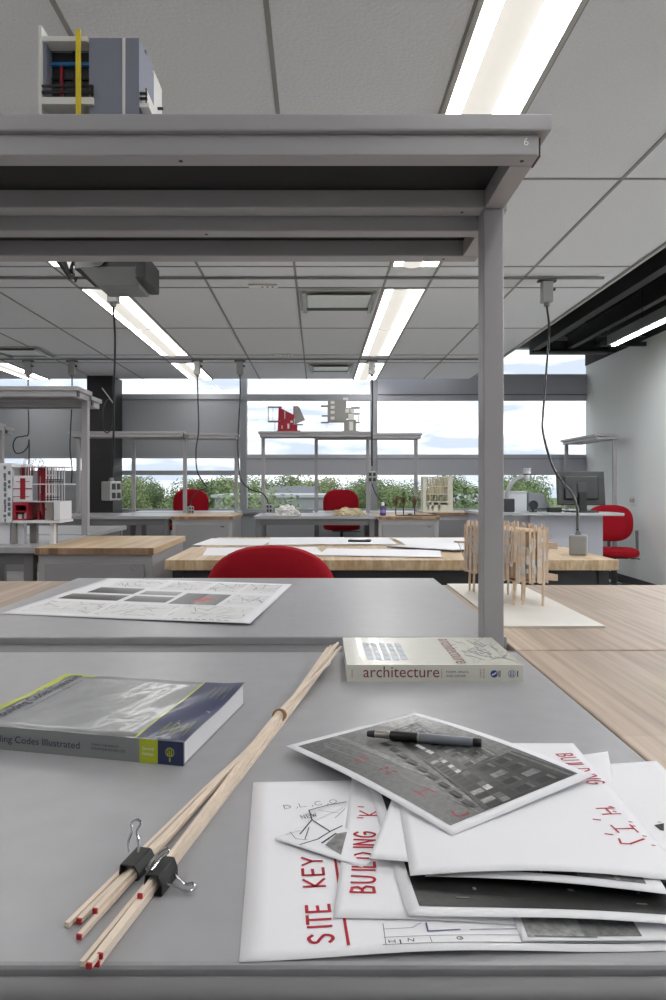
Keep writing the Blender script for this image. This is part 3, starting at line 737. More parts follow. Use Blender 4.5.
# house models on the window shelf
SH = T+.835+.0615
def pb(t, name, m, boxes, s, M=None):
    b = MB()
    for a in boxes: b.box(tuple(v*s for v in a[0]), tuple(v*s for v in a[1]))
    if M is not None: b.bm.transform(M)
    return b.build(name, m, t, False)
t = thing('house_model', 'dark red card house model with grey flying roofs, on window shelf', 'model', (-.345, 7.34, SH))
s = .0107
pb(t, 'base', REDP, [((-10,-6,0),(14,6,1))], s)
b = MB(); Mx = Matrix.Rotation(PI/2, 4, 'X')
b.prism([(-9*s, 1*s), (7.5*s, 1*s), (7.5*s, 17*s), (-8*s, 25*s)], -5*s, 5*s, Mx); b.build('body', REDP, t, False)
pb(t, 'window', CARD, [((-2,-5.1,13),(-1.2,-4.9,21)), ((1,-5.1,3),(3,-4.9,8)), ((-5,-5.1,3),(-4,-4.9,6)), ((4,-5.1,9),(6.5,-4.9,11))], s)
GC = mat('grey_card', rgb(150,148,145), .7)
pb(t, 'balcony_slab', GC, [((-19,-5,10),(-6,4,11)), ((-19,-5,25),(-5,4,25.6)), ((6,-5,7),(17,4,7.6))], s)
pb(t, 'balcony_post', GC, [((-19,-5,11),(-18.6,-4.6,25)), ((-12,-5,0),(-11.5,-4.5,10)), ((-14,-5,11),(-13.7,-4.7,25)), ((-19,3,11),(-18.6,3.4,25))], s)
b = MB(); b.prism([(8*s, 8*s), (9*s, 8*s), (19*s, 12*s), (13*s, 25*s), (8*s, 25*s)], 0, 4*s, Mx); b.build('roof_wing', GC, t, False)
pb(t, 'chimney_block', REDP, [((7,-3.5,14),(12,3,26)), ((7,-3.5,1),(11,4,8))], s)
t = thing('house_model', 'grey card house model of stacked boxes, on window shelf', 'model', (.245, 7.34, SH))
pb(t, 'body', GC, [((-13,-6,10),(6,6,32)), ((6,-5,14),(12,5,24)), ((4,-5,0),(16,5,12))], s)
pb(t, 'window', CARD, [((-10,-6.3,12),(-6,-5.9,15)), ((-10,-6.3,18),(-6,-5.9,21)), ((-10,-6.3,23),(-6,-5.9,26)), ((-10,-6.3,28),(-6,-5.9,31)), ((5,-6.3,19),(9,-5.9,23)), ((10,-6.3,19),(14,-5.9,23)), ((8,-6.3,12),(14,-5.9,18)), ((9,-5.3,1),(13,-4.9,10))], s)
pb(t, 'balcony_slab', GC, [((-20,-5,9),(-12,4,9.8)), ((-19,-5,16),(-12,4,16.6)), ((-20,-5,26),(-12,4,26.8)), ((11,-5,18),(20,4,18.8)), ((11,-5,24),(20,4,25)), ((14,-5,9),(20,4,9.8))], s)
pb(t, 'balcony_post', CARD, [((18,-5,10),(19,-4,18)), ((19,-5,19),(19.4,-4.6,24)), ((-14,-5,0),(-13.6,-4.6,10))], s)
pb(t, 'chimney', CARD, [((3,-2,32),(8,3,35))], s)
pb(t, 'base', GC, [((2,-6,-.01),(18,6,.6))], s)

# ------------------------------------------------------------------ sheets on the maple tables
def flat_sheet(label, pts, z, name='paper_sheet', m=None, th=.0012, cat='paper', group=None):
    b = MB(); b.prism([(q.x, q.y) for q in pts], z, z+th)
    return tag(b.build(name, m or PAPER), label, cat, group)
def rect(c, w_, d, a):
    a = math.radians(a); r = []
    for sx, sy in ((-1,-1),(1,-1),(1,1),(-1,1)): r.append(Vector((c[0]+sx*w_/2*math.cos(a)-sy*d/2*math.sin(a), c[1]+sx*w_/2*math.sin(a)+sy*d/2*math.cos(a), 0)))
    return r
Z0 = BZ+.0002
flat_sheet('big white sheet on the maple table directly above the red chair', rect((-.30, 3.62), .62, .42, 6), Z0+0.0000)
flat_sheet('white sheet at the left end of the maple table', rect((-.52, 4.2), .42, .5, -4), Z0+0.0013)
flat_sheet('white sheet at the middle of the rear maple table', rect((-.06, 4.25), .5, .55, 3), Z0+0.0026)
flat_sheet('white sheet on the maple table right of the red chair, front edge', rect((.33, 3.50), .62, .36, -9), Z0+0.0039)
flat_sheet('white sheet under the phone on the maple table', rect((.22, 4.22), .5, .5, 0), Z0+0.0052)
flat_sheet('large white sheet near the stick model on the rear maple table', rect((.78, 4.18), .55, .5, 2), Z0+0.0065)
t = thing('poster_board', 'thin white board edge on lying left of the stick model', 'board', (.72, 3.72, Z0+.0055))
MB().prism([(-.33, .06), (0, -.17), (.2, -.10), (.26, .12), (-.1, .14)], 0, .010).build('sheet', PAPER, t, False)
MB().prism([(-.33, .055), (0, -.175), (.2, -.105), (.2, -.1), (0, -.168), (-.325, .06)], -.0, .006).build('dark_edge', mat('board_core', rgb(70,60,56), .7), t, False)
t = thing('mobile_phone', 'black flat phone lying on the white sheets of maple table', 'phone', (.26, 4.15, Z0+.0067), math.radians(80))
MB().box((-.035, -.07, 0), (.035, .07, .012)).build('body', BLACK, t, False, bevel=.004)
MB().box((-.03, -.06, .0122), (.03, .06, .0128)).build('screen', mat('phone_screen', rgb(14,15,18), .1), t, False)
# ------------------------------------------------------------------ white and red tower model (left bench)
t = thing('tower_model', 'white card model tower with red strips, standing on white legs', 'model', px(30, 545, 3.50)*1)
t.location.z = T
s = .00525
def sx_(x): return x if x < 34 else 34+(x-34)*.80
def tb_(name, m, boxes): return pb(t, name, m, [((sx_(a)-30, d0/ s, 545-y1), (sx_(b)-30, d1/s, 545-y0)) for (a, b, y0, y1, d0, d1) in boxes], s)
WM = mat('model_white', rgb(226,227,232), .55)
tb_('blank_tower', WM, [(-8, 5, 464, 523, -.02, .22)])
tb_('window_tower', WM, [(5, 14, 464, 523, -.03, .20)])
rnd = random.Random(4); q = []
for yy in (467, 474, 479, 483, 488, 494, 500, 505, 510, 515, 519):
    q.append((6.3+rnd.random(), 8.5+rnd.random()*.6, yy, yy+2+rnd.random()*3, -.0325, -.0302)); 
    if rnd.random() > .3: q.append((10+rnd.random(), 13.2, yy-2, yy+1+rnd.random()*2, -.0325, -.0302))
tb_('tower_window', mat('model_window', rgb(112,112,122), .4), q)
tb_('front_panel', WM, [(15, 33.5, 476.5, 502.5, -.02, -.01)])
tb_('red_cross', REDP, [(22, 27, 479, 500, -.0225, -.0202), (15, 33.5, 489, 490, -.0225, -.0202), (18, 31, 482, 482.6, -.0225, -.0202), (15, 31, 497, 497.6, -.0225, -.0202)])
tb_('red_room', REDP, [(15, 30, 503, 506, -.02, .15), (15, 17, 506, 521, -.02, .15), (28, 30, 506, 521, -.02, .15), (15, 30, 519.5, 521.5, -.02, .15), (17, 28, 506, 520, .13, .15), (17, 28, 511.5, 513, -.015, .1)])
tb_('room_furniture', CARD, [(18, 22, 515, 520, .0, .05), (24, 26.5, 513.5, 519.5, .0, .04)])
q = []; q2 = []
for k in range(15):
    x = 15.5+rnd.random()*17; d = .0+rnd.random()*.12; q.append((x, x+.7, 466+rnd.random()*2, 476.5, d, d+.004))
for k in range(26):
    x = 34+rnd.random()*15.5; d = -.01+rnd.random()*.14; a = 466+rnd.random()*3; e = rnd.choice((485, 502, 521)); q.append((x, x+.6+rnd.random()*.7, a, e, d, d+.004))
tb_('red_strip', REDP, q)
tb_('grey_strip', GC, [(15.5+k*2.3, 16.3+k*2.3, 466.5, 476, .05, .055) for k in range(7)]+[(35+k*2.6, 35.8+k*2.6, 467, 520, .1, .104) for k in range(6)])
tb_('floor_plate', WM, [(15, 74, 467.2, 468, -.02, .15), (34, 73.5, 484.4, 485.4, -.02, .15), (15, 68, 502, 502.8, -.02, .15), (15, 69, 521, 523.5, -.03, .16)])
tb_('red_block', REDP, [(36, 39, 512, 520.5, .02, .05), (42, 45, 506, 516, .01, .05), (49, 51, 509, 511, -.02, .0), (47, 49, 496, 500, .0, .03), (37, 41, 494, 502, .05, .09)])
q = []
for a in (50, 53.5, 57.5, 60.5):
    for y0, y1 in ((468, 484.4), (485.4, 502)): q.append((a, a+1.2, y0, y1, -.015, -.01)); q.append((a, a+1, y0, y1, .12, .125))
for y in (475.5, 494): q.append((50, 62, y, y+1.2, -.015, -.01))
tb_('window_lattice', WM, q)
tb_('railing', DARK, [(50, 71, 480.2, 480.9, -.02, -.017), (50, 71, 482.2, 482.8, -.02, -.017), (48, 67.5, 497.5, 498.2, -.02, -.017), (48, 67.5, 499.8, 500.4, -.02, -.017)]+[(51+k*4, 51.5+k*4, 480, 484.4, -.02, -.017) for k in range(6)])
tb_('translucent_box', mat('frosted_panel', rgb(150,142,138), .4), [(49, 59, 503, 521, -.015, .12)])
tb_('white_box', WM, [(61.5, 69.5, 502, 520.5, -.03, .13)])
for (a, b, d0, d1) in ((-3, 10, .0, .16), (11, 15.5, .0, .03), (15.8, 22, .02, .06), (22.2, 29, .09, .12), (48, 53.5, .08, .11), (53.7, 59, .0, .03)):
    y = 545; tb_('leg', WM if a in (-3, 15.8, 53.7) else GC, [(a, b, 523, y, d0, d1)])
m = MB()
for k in range(7):
    x = 18+rnd.random()*18; P = [Vector(((x-30)*s, .02+.01*k, (545-468)*s)), Vector(((x-30+1.5)*s, .02+.01*k, (545-458-rnd.random()*4)*s)), Vector(((x-30+5+rnd.random()*4)*s, .02+.01*k, (545-461-rnd.random()*3)*s)), Vector(((x-30+8)*s, .02, (545-467)*s))]
    m.tube(smooth_path(P, 4), .0011, 5)
m.build('wire_curl', GC, t, False)

# ------------------------------------------------------------------ house model on the near shelf (generic stand-in)
SA = T-.002+.835+.0615
GB = mat('blue_grey_card', rgb(124,127,142), .6); BW = mat('model_pane', rgb(48,48,54), .3)
Yh = 1.09
def hx(x): return (x-CX)*Yh/FPX
def hz(y): return EYE+(HY-y)*Yh/FPX
t = thing('house_model', 'blue grey and white cube house model with yellow post, on near shelf', 'model', ((hx(40)+hx(150))/2, Yh+.08, SA))
def hb(name, m, l):
    b = MB()
    for (x0, x1, y0, y1, d0, d1) in l: k = (Yh+d0)/Yh; b.box((hx(x0)*k, Yh+d0, max(SA, EYE+(hz(y1)-EYE)*k)), (hx(x1)*k, Yh+d1, EYE+(hz(y0)-EYE)*k))
    return b.build(name, m, t)
hb('side_wall', CARD, [(38.5, 41.5, 25, 125, -.002, .11)])
hb('roof_slab', CARD, [(41.5, 87, 36, 41, .0, .11)])
hb('balcony_slab', CARD, [(41.5, 93, 97, 104, -.004, .05)])
hb('ground_box', GB, [(48, 89, 106, 125, .05, .12)])
hb('main_block', GB, [(89, 122.5, 38, 125, .002, .13)])
hb('main_block', GB, [(125, 139, 38, 125, .002, .13)])
hb('white_joint', CARD, [(122.3, 125.2, 37.5, 125, .001, .13)])
hb('glazed_wall', BW, [(46, 91, 46, 100, .030, .034)])
hb('inner_wall', GB, [(41.5, 46, 41, 100, .004, .10)])
hb('lintel', GB, [(46, 89, 40, 51, .025, .029)])
hb('blue_rail', BLUE, [(46, 90, 62, 65, .022, .028)])
hb('red_mullion', REDP, [(60, 62.5, 65, 97, .024, .029)])
hb('black_mullion', BLACK, [(46, 47, 50, 99, .025, .0298)])
hb('black_mullion', BLACK, [(73, 75, 50, 99, .025, .0298)])
hb('transom', BLACK, [(46, 89, 78, 79.4, .026, .0298)])
hb('railing', BLACK, [(41.5, 92, 84.5, 86.5, -.003, .0)])
hb('railing', BLACK, [(41.5, 92, 90.5, 93, -.003, .0)])
hb('railing_return', BLACK, [(91, 93, 84.5, 98, -.002, .04)])
hb('yellow_post', YELLOW, [(75.5, 80, 29, 125, -.010, -.005)])
hb('rear_block', CARD, [(139.5, 147, 90, 125, .02, .10)])
hb('rear_tower', CARD, [(147, 154, 70, 125, .10, .16)])
hb('rear_wing', GB, [(139, 146, 50, 85, .08, .14)])
hb('side_slab', CARD, [(139.5, 149, 103, 107, .0, .05)])
hb('side_railing', BLACK, [(139.5, 147, 92, 94, .0, .004)])
hb('side_railing', BLACK, [(139.5, 147, 97, 99, .0, .004)])
hb('railing_post', BLACK, [(145.5, 146.5, 88, 103, .0, .004)])
b = MB(); zt = hz(92); b.poly([(hx(152), Yh+.14, zt), (hx(155), Yh+.14, zt), (hx(170), Yh+.14, SA), (hx(166), Yh+.14, SA)])
r_ = bmesh.ops.extrude_face_region(b.bm, geom=b.bm.faces[:]); bmesh.ops.translate(b.bm, vec=(0, .07, 0), verts=[v for v in r_['geom'] if isinstance(v, bmesh.types.BMVert)])
b.build('slanted_wall', CARD, t)
hb('rear_railing', BLACK, [(154, 163, 107, 109, .125, .129)])

# ------------------------------------------------------------------ stick model on its white base
t = thing('base_board', 'large thin white base board under the stick model', 'board', (.51, 1.8, T))
MB().box((.40, 1.45, T), (.625, 2.07, T+.005)).build('board', mat('base_white', rgb(222,219,212), .5), t, bevel=.001)
ZB = T+.005
t = thing('stick_model', 'tall model of upright thin wooden sticks raised on stilts', 'model', (.51, 1.8, ZB))
rnd = random.Random(11)
path = [(.428, 1.93), (.445, 1.86), (.470, 1.80), (.482, 1.73), (.495, 1.685), (.53, 1.672), (.575, 1.68), (.590, 1.72), (.582, 1.78), (.565, 1.84), (.54, 1.90), (.50, 1.955), (.46, 1.975)]
m = MB(); wht = MB(); pts = []
P = [Vector((a, b, 0)) for a, b in path]; P.append(P[0])
for a, b in zip(P, P[1:]):
    L = (b-a).length; n = max(1, int(L/.0062))
    for k in range(n): pts.append((a.lerp(b, (k+rnd.random()*.4)/n), (b-a).normalized()))
for i, (c, d) in enumerate(pts):
    nrm = Vector((d.y, -d.x, 0)); c = c + nrm*(rnd.random()-.3)*.007
    z0 = ZB+.062-.006*rnd.random(); z1 = ZB+.190+rnd.random()*.016
    if rnd.random() < .22: z0 += .03+.05*rnd.random()
    if rnd.random() < .18: z1 -= .03+.04*rnd.random()
    wd = .0036+.0026*rnd.random()
    m.bar((c.x, c.y, z0), (c.x, c.y, z1), wd, .003, up=(nrm.x, nrm.y, 0))
    for q_ in range(rnd.choice((0, 1, 1, 2))):
        zz = ZB+.070+rnd.random()*.105; e = c + nrm*.0032
        wht.bar((e.x, e.y, zz), (e.x, e.y, zz+.006+.018*rnd.random()), .0045+.004*rnd.random(), .0012, up=(nrm.x, nrm.y, 0))
o = m.build('stick_wall', STICKW, t); wht.build('white_panel', CARD, t)
ins = [(Vector((.515, 1.82, 0))).lerp(q, .94) for q in P[:-1]]
bb = MB(); bb.prism([(q.x, q.y) for q in ins], ZB+.060, ZB+.064); bb.prism([(q.x, q.y) for q in ins], ZB+.125, ZB+.128); bb.prism([(q.x, q.y) for q in ins], ZB+.186, ZB+.189); bb.build('floor_plate', mat('model_floor', rgb(206,176,142), .7), t)
bb = MB(); ins2 = [(Vector((.515, 1.82, 0))).lerp(q, .90) for q in P[:-1]]
for a, b in zip(ins2, ins2[1:]+ins2[:1]): bb.bar((a.x, a.y, ZB+.125), (b.x, b.y, ZB+.125), .002, .115)
bb.build('inner_skin', mat('model_skin', rgb(196,170,142), .8), t)
for (x, y) in ((.438, 1.93), (.447, 1.915), (.500, 1.695), (.522, 1.70), (.570, 1.69), (.51, 1.74), (.545, 1.78), (.556, 1.80), (.53, 1.86), (.475, 1.92)):
    MB().bar((x, y, ZB), (x+.002, y, ZB+.062), .0055).build('leg', STICKW, t)
b = MB()
for z, yy in ((.155, 1.70), (.075, 1.70), (.165, 1.76)): b.prism([(.588, yy), (.608, yy-.01), (.588, yy+.03)], ZB+z-.012, ZB+z+.004)
b.build('fin', STICKW, t)
b = MB(); b.bar((.395, 1.93, ZB+.142), (.432, 1.93, ZB+.140), .012, .005); b.bar((.405, 1.925, ZB+.14), (.432, 1.925, ZB+.065), .002); b.bar((.425, 1.925, ZB+.063), (.45, 1.90, ZB+.055), .014, .006)
b.build('side_bracket', STICKW, t)
# ------------------------------------------------------------------ printed sheets: a sheet is a curled parallelogram, marks follow it
STROKES = {
 'S': [[(.9,.85),(.6,1),(.2,.9),(.12,.68),(.5,.52),(.85,.34),(.75,.08),(.4,0),(.05,.15)]], 'I': [[(.5,0),(.5,1)]], 'T': [[(0,1),(1,1)],[(.5,1),(.5,0)]],
 'E': [[(.9,1),(.1,1),(.1,0),(.95,0)],[(.1,.5),(.8,.52)]], 'K': [[(.1,0),(.1,1)],[(.9,1),(.1,.45),(.95,0)]], 'Y': [[(0,1),(.5,.5),(1,1)],[(.5,.5),(.5,0)]],
 'B': [[(.1,0),(.1,1),(.7,.95),(.8,.72),(.5,.53),(.1,.5)],[(.5,.53),(.92,.35),(.8,.05),(.1,0)]], 'U': [[(.05,1),(.1,.2),(.45,0),(.85,.15),(.95,1)]],
 'L': [[(.1,1),(.1,0),(.9,.02)]], 'D': [[(.1,0),(.1,1),(.6,.92),(.95,.55),(.7,.1),(.1,0)]], 'N': [[(.05,0),(.1,1),(.9,0),(.95,1)]], 'G': [[(.9,.85),(.5,1),(.1,.65),(.15,.15),(.6,0),(.9,.25),(.9,.5),(.5,.48)]],
 'H': [[(.05,0),(.05,1)],[(.95,0),(.95,1)],[(.05,.5),(.95,.52)]], 'J': [[(.8,1),(.8,.2),(.45,0),(.1,.2)]], 'C': [[(.9,.85),(.5,1),(.1,.6),(.2,.1),(.6,0),(.95,.2)]],
 'O': [[(.5,1),(.1,.7),(.15,.2),(.5,0),(.9,.3),(.85,.8),(.5,1)]], 'W': [[(0,1),(.25,0),(.5,.7),(.75,0),(1,1)]], ',': [[(.4,.12),(.2,-.2)]], "'": [[(.3,1.1),(.25,.8)]], 'i': [[(0,0),(1,0)],[(0,1),(1,1)],[(.5,0),(.5,1)]]}
class Sheet:
    def __init__(s, name, label, p0, eu, ev, z, curl=None, cat='paper', nu=24, nv=24, group=None, m=None, lift=0):
        s.p0 = Vector((p0[0], p0[1]))*(1-(z-T+(lift or 0))/.311); f_ = 1-(z-T+(lift or 0))/.311; s.eu = Vector(eu)*f_; s.ev = Vector(ev)*f_; s.z = z; s.curl = curl or (lambda u, v: 0)
        b = MB(); g = [[b.bm.verts.new(s.P(i/nu, j/nv)) for j in range(nv+1)] for i in range(nu+1)]
        for i in range(nu):
            for j in range(nv):
                q = [g[i][j], g[i+1][j], g[i+1][j+1], g[i][j+1]]
                b.face(q if s.eu.x*s.ev.y-s.eu.y*s.ev.x > 0 else q[::-1])
        s.o = tag(b.build(name, m or PAPER, smooth=True), label, cat, group)
        md = s.o.modifiers.new('thickness', 'SOLIDIFY'); md.thickness = .00025; md.offset = -1
    def P(s, u, v, d=0):
        q = s.p0+s.eu*u+s.ev*v; return Vector((q.x, q.y, s.z+s.curl(u, v)+d))
    def inv(s, q):
        d = Vector((q[0], q[1]))-s.p0; det = s.eu.x*s.ev.y-s.eu.y*s.ev.x
        return ((d.x*s.ev.y-d.y*s.ev.x)/det, (s.eu.x*d.y-s.eu.y*d.x)/det)
    def quad(s, b, c, col, d=.00025, n=10):          # c: four uv corners; col a colour or f(a,b)
        for i in range(n):
            for j in range(n):
                q = []
                for a, e in ((i,j),(i+1,j),(i+1,j+1),(i,j+1)):
                    a /= n; e /= n
                    u = (c[0][0]*(1-a)+c[1][0]*a)*(1-e)+(c[3][0]*(1-a)+c[2][0]*a)*e
                    v = (c[0][1]*(1-a)+c[1][1]*a)*(1-e)+(c[3][1]*(1-a)+c[2][1]*a)*e
                    q.append(s.P(u, v, d))
                b.poly(q, col((i+.5)/n, (j+.5)/n) if callable(col) else col)
    def rect(s, b, u0, v0, u1, v1, col, d=.00025, n=8): s.quad(b, ((u0,v0),(u1,v0),(u1,v1),(u0,v1)), col, d, n)
    def stroke(s, b, pts, wd, col, d=.0004):        # pts in world xy
        for p0, p1 in zip(pts, pts[1:]):
            a = Vector((p0[0], p0[1])); e = Vector((p1[0], p1[1])); n = max(1, int((e-a).length/.01))
            t_ = (e-a)
            if t_.length < 1e-6: continue
            t_.normalize(); nn = Vector((-t_.y, t_.x))*wd/2; a = a-t_*wd*.3; e = e+t_*wd*.3
            for k in range(n):
                q0 = a.lerp(e, k/n); q1 = a.lerp(e, (k+1)/n)
                b.poly([s.P(*s.inv(q), d) for q in (q0-nn, q1-nn, q1+nn, q0+nn)], col)
    def ustroke(s, b, pts, wd, col, d=.0004): s.stroke(b, [s.p0+s.eu*u+s.ev*v for u, v in pts], wd, col, d)
    def write(s, b, body, o, right, h, adv, wd, col, ratio=.74, jit=.0):
        r = Vector(right).normalized(); up = Vector((-r.y, r.x)); o = Vector(o)
        for ch in body:
            if ch in STROKES:
                k = .3 if ch in ",'" else (0.6 if ch == 'I' else 1)
                for st in STROKES[ch]:
                    st = [(q.x, q.y) for q in smooth_path([(x, y, 0) for x, y in st], 4)] if ch in 'SCOGJU' else st
                    s.stroke(b, [o+r*x*adv*ratio+up*y*h for x, y in st], wd, col)
                o = o+r*adv*(.45 if ch in ",'" else (.62 if ch == 'I' else 1))
            else: o = o+r*adv*.8
    def done(s, b, name='print', m=None): return b.build(name, m or INK, s.o)
def G(v): a = lin(v); return (a, a, a, 1)
INKR = rgb(172, 34, 52); INKK = rgb(58, 58, 64)
def xy(x, y, z=T+.001): q = at(x, y, z); return (q.x, q.y)

# the 11x17 site key sheet
A = Sheet('site_key_sheet', 'large white sheet at the bottom of the pile, lettered SITE KEY in red', (-.0515,.4348), (.43,.016), (-.0165,.263), T+.0006, lambda u, v: .004*max(0, .25-v)*4*(.5-.5*math.cos(2*PI*min(1, u*1.6))), nu=24)
b = MB()
A.write(b, 'SITE', (.0105, .4500), (-.006, .1), .0165, .0128, .0024, INKR)
A.write(b, 'KEY', (.0055, .5145), (-.006, .1), .0165, .0150, .0024, INKR)
A.stroke(b, [(.0205, .447), (.0178, .49), (.0142, .553)], .0021, INKR)
A.write(b, 'D,L,C,O', xy(284, 809), (.050, .012), .0075, .0105, .0006, INKK)
A.write(b, 'NEW', xy(302, 819), (.05, .018), .007, .0055, .0006, INKK)
A.done(b, 'handwriting')
b = MB()
def pl(l, wd=.0004, c=INKK): A.stroke(b, [xy(*q) for q in l], wd, c)
pl([(384, 941), (640, 935), (660, 934)]); pl([(383, 949), (640, 943)], .0005); pl([(383, 926), (386, 949)]); pl([(400, 944), (401, 948.5)], .0009); pl([(430, 941), (432, 947)]); pl([(384, 932), (412, 931), (421, 926)]); pl([(426, 926), (428, 935), (460, 933)], .0012, rgb(90, 92, 130)); pl([(470, 933), (520, 931)], .0006, rgb(90, 92, 130)); pl([(520, 931), (528, 939)])
A.write(b, 'H', xy(389, 947), (.05, 0), .003, .006, .0006, INKK); A.write(b, 'N', xy(408, 946), (.05, 0), .003, .006, .0006, INKK); A.write(b, 'G', xy(457, 944), (.05, 0), .003, .006, .0006, INKK)
A.done(b, 'plan_drawing')
# small site map
A = Sheet('site_map_sheet', 'small white site map with sketched black roads, left corner sticking out', (-.038,.5826), (.075,.072), (.075,-.0445), T+.0016, lambda u, v: .002*(1-u))
b = MB()
for l, wd in (([(300,837),(312,822),(309,812),(330,806),(346,803)], .0013), ([(312,822),(330,834),(342,828)], .0014), ([(300,848),(318,842),(330,834)], .0012), ([(322,846),(336,836)], .0018), ([(309,830),(305,842)], .0008), ([(290,835),(296,842),(308,843)], .0005), ([(286,838),(300,833)], .0004), ([(318,812),(340,815)], .0004), ([(335,820),(345,810)], .0005)):
    A.stroke(b, [xy(*q) for q in l], wd, INKK)
A.done(b, 'map_lines')
b = MB(); c = [A.inv(xy(*q)) for q in ((325,848),(341,858),(347,834),(337,836))]; A.quad(b, c, G(120), n=4); A.done(b, 'map_photo', PHOTO)
# building K
A = Sheet('building_k_sheet', "white sheet lettered BUILDING 'K' in red, upright in the pile", (.0108,.479), (.145,-.009), (.0304,.277), T+.0026, lambda u, v: .0015*math.sin(PI*u))
b = MB(); A.write(b, 'BUILDING', (.0425, .5015), (.011, .125), .0178, .0128, .0024, INKR); A.write(b, "'K'", (.0545, .612), (.011, .125), .0165, .0145, .0018, INKR); A.done(b, 'handwriting')
# photographs on the right
A = Sheet('photo_print', 'small grey photo with white border poking out at the back right', (.185,.612), (.104,.028), (.045,.128), T+.0056, lambda u, v: .004*v)
b = MB(); A.rect(b, .06, .06, .70, .94, lambda a, e: G(110 if e < .9 else 150)); A.rect(b, .06, .3, .70, .62, G(50), .0006); A.done(b, 'photo', PHOTO)
A = Sheet('blank_sheet', 'blank white sheet at the right edge of the pile, hanging past the table edge', (.22,.535), (.145,.016), (.014,.195), T+.0068, lambda u, v: .006*max(0, v-.6)*u)
b = MB(); c = [A.inv(xy(*q)) for q in ((654,832),(664,830),(664,838),(660,837))]; A.quad(b, c, G(30), .0004, n=3)
A.stroke(b, [xy(658, 829), xy(661, 829)], .001, INKK); A.done(b, 'dark_corner')
A = Sheet('photo_print', 'thin grey photo slip lying lowest under the dark photograph', (.138,.4525), (.105,.001), (.006,.09), T+.0020, lambda u, v: .0015)
b = MB(); A.rect(b, .05, .04, .80, .95, lambda a, e: G(120 if a > .5 else 150)); A.stroke(b, [A.p0+A.eu*.1+A.ev*.05, A.p0+A.eu*.5+A.ev*.03], .001, G(90)); A.done(b, 'photo', PHOTO)
# dark photograph
A = Sheet('photo_print', 'nearly black night photograph with wide white border, low in the pile', (.0646,.479), (.300,-.021), (-.0128,.216), T+.0046, lambda u, v: .005*(max(0, .3-v)/.3)**2*(.4+.6*math.sin(PI*u*1.2)**2)+.0004*u)
b = MB(); rnd = random.Random(3)
A.rect(b, .035, .055, .965, .95, lambda a, e: G(34+10*e+18*max(0, a-.75)*4), n=20)
for k in range(60):
    u = .08+.85*rnd.random(); v = .10+.5*rnd.random(); l = .006+.03*rnd.random(); g = G(70+90*rnd.random())
    A.rect(b, u, v, u+l, v+.006+.012*rnd.random(), g, .0006, 1)
for k in range(7): A.ustroke(b, [(.35+.02*k, .22+.03*k), (.45+.03*k, .23+.03*k)], .0012, G(150), .0007)
A.done(b, 'photo', PHOTO)
A = Sheet('photo_print', 'dark street photograph with white border just under the blank lettered sheet', (.085,.530), (.178,-.030), (.035,.2), T+.0078, lambda u, v: .004*u*(1-v)+.003*math.sin(PI*u))
b = MB(); A.rect(b, .04, .05, .93, .95, lambda a, e: G(46+22*math.sin(9*a)+(50 if a > .7 else 0)), n=16)
for k in range(14):
    u = .08+.75*rnd.random(); A.rect(b, u, .08, u+.02+.04*rnd.random(), .1+.12*rnd.random(), G(40+90*rnd.random()), .0006, 1)
A.ustroke(b, [(.5, .05), (.505, .3)], .001, G(140), .0007); A.ustroke(b, [(.82, .05), (.74, .4)], .004, G(150), .0007); A.done(b, 'photo', PHOTO)
# plain sheet and the H, I, J sheet
A = Sheet('blank_sheet', 'blank white sheet peeking out left below the street photograph', (.0422,.5516), (.10,-.0145), (.075,.26), T+.0086, lambda u, v: .002*(1-v))
A = Sheet('building_hij_sheet', "large white sheet lettered BUILDING 'H', 'I', 'J' down its right side in red", (.0735,.531), (.219,-.010), (.012,.274), T+.0106, lambda u, v: .0035*math.sin(PI*u)*max(0, 1-3*v)+.003*u*v+.003*math.sin(PI*u)*(1-v))
b = MB()
A.write(b, 'BUILDING', (.2735*.962, .767*.962), (.012, -.125), .0175, .0106, .0019, INKR)
zz = T+.012
for ch, (x, y), adv in (("H", (596, 809), .016), (",", (596, 819), .012), ("I", (611, 826), .017), (",", (608, 834), .012)):
    A.write(b, 'i' if ch == 'I' else ch, xy(x, y, zz), (.012, -.125), .0175, adv, .0017, INKR)
for x, y in ((609, 807), (613, 812), (629, 822), (632, 826), (643, 836), (652, 845)): A.stroke(b, [xy(x, y, zz), xy(x+3, y+.3, zz)], .0015, INKR)
A.stroke(b, [xy(644, 839, zz), xy(630, 845, zz), xy(621, 845, zz), xy(619, 840, zz)], .0019, INKR)
A.done(b, 'handwriting')
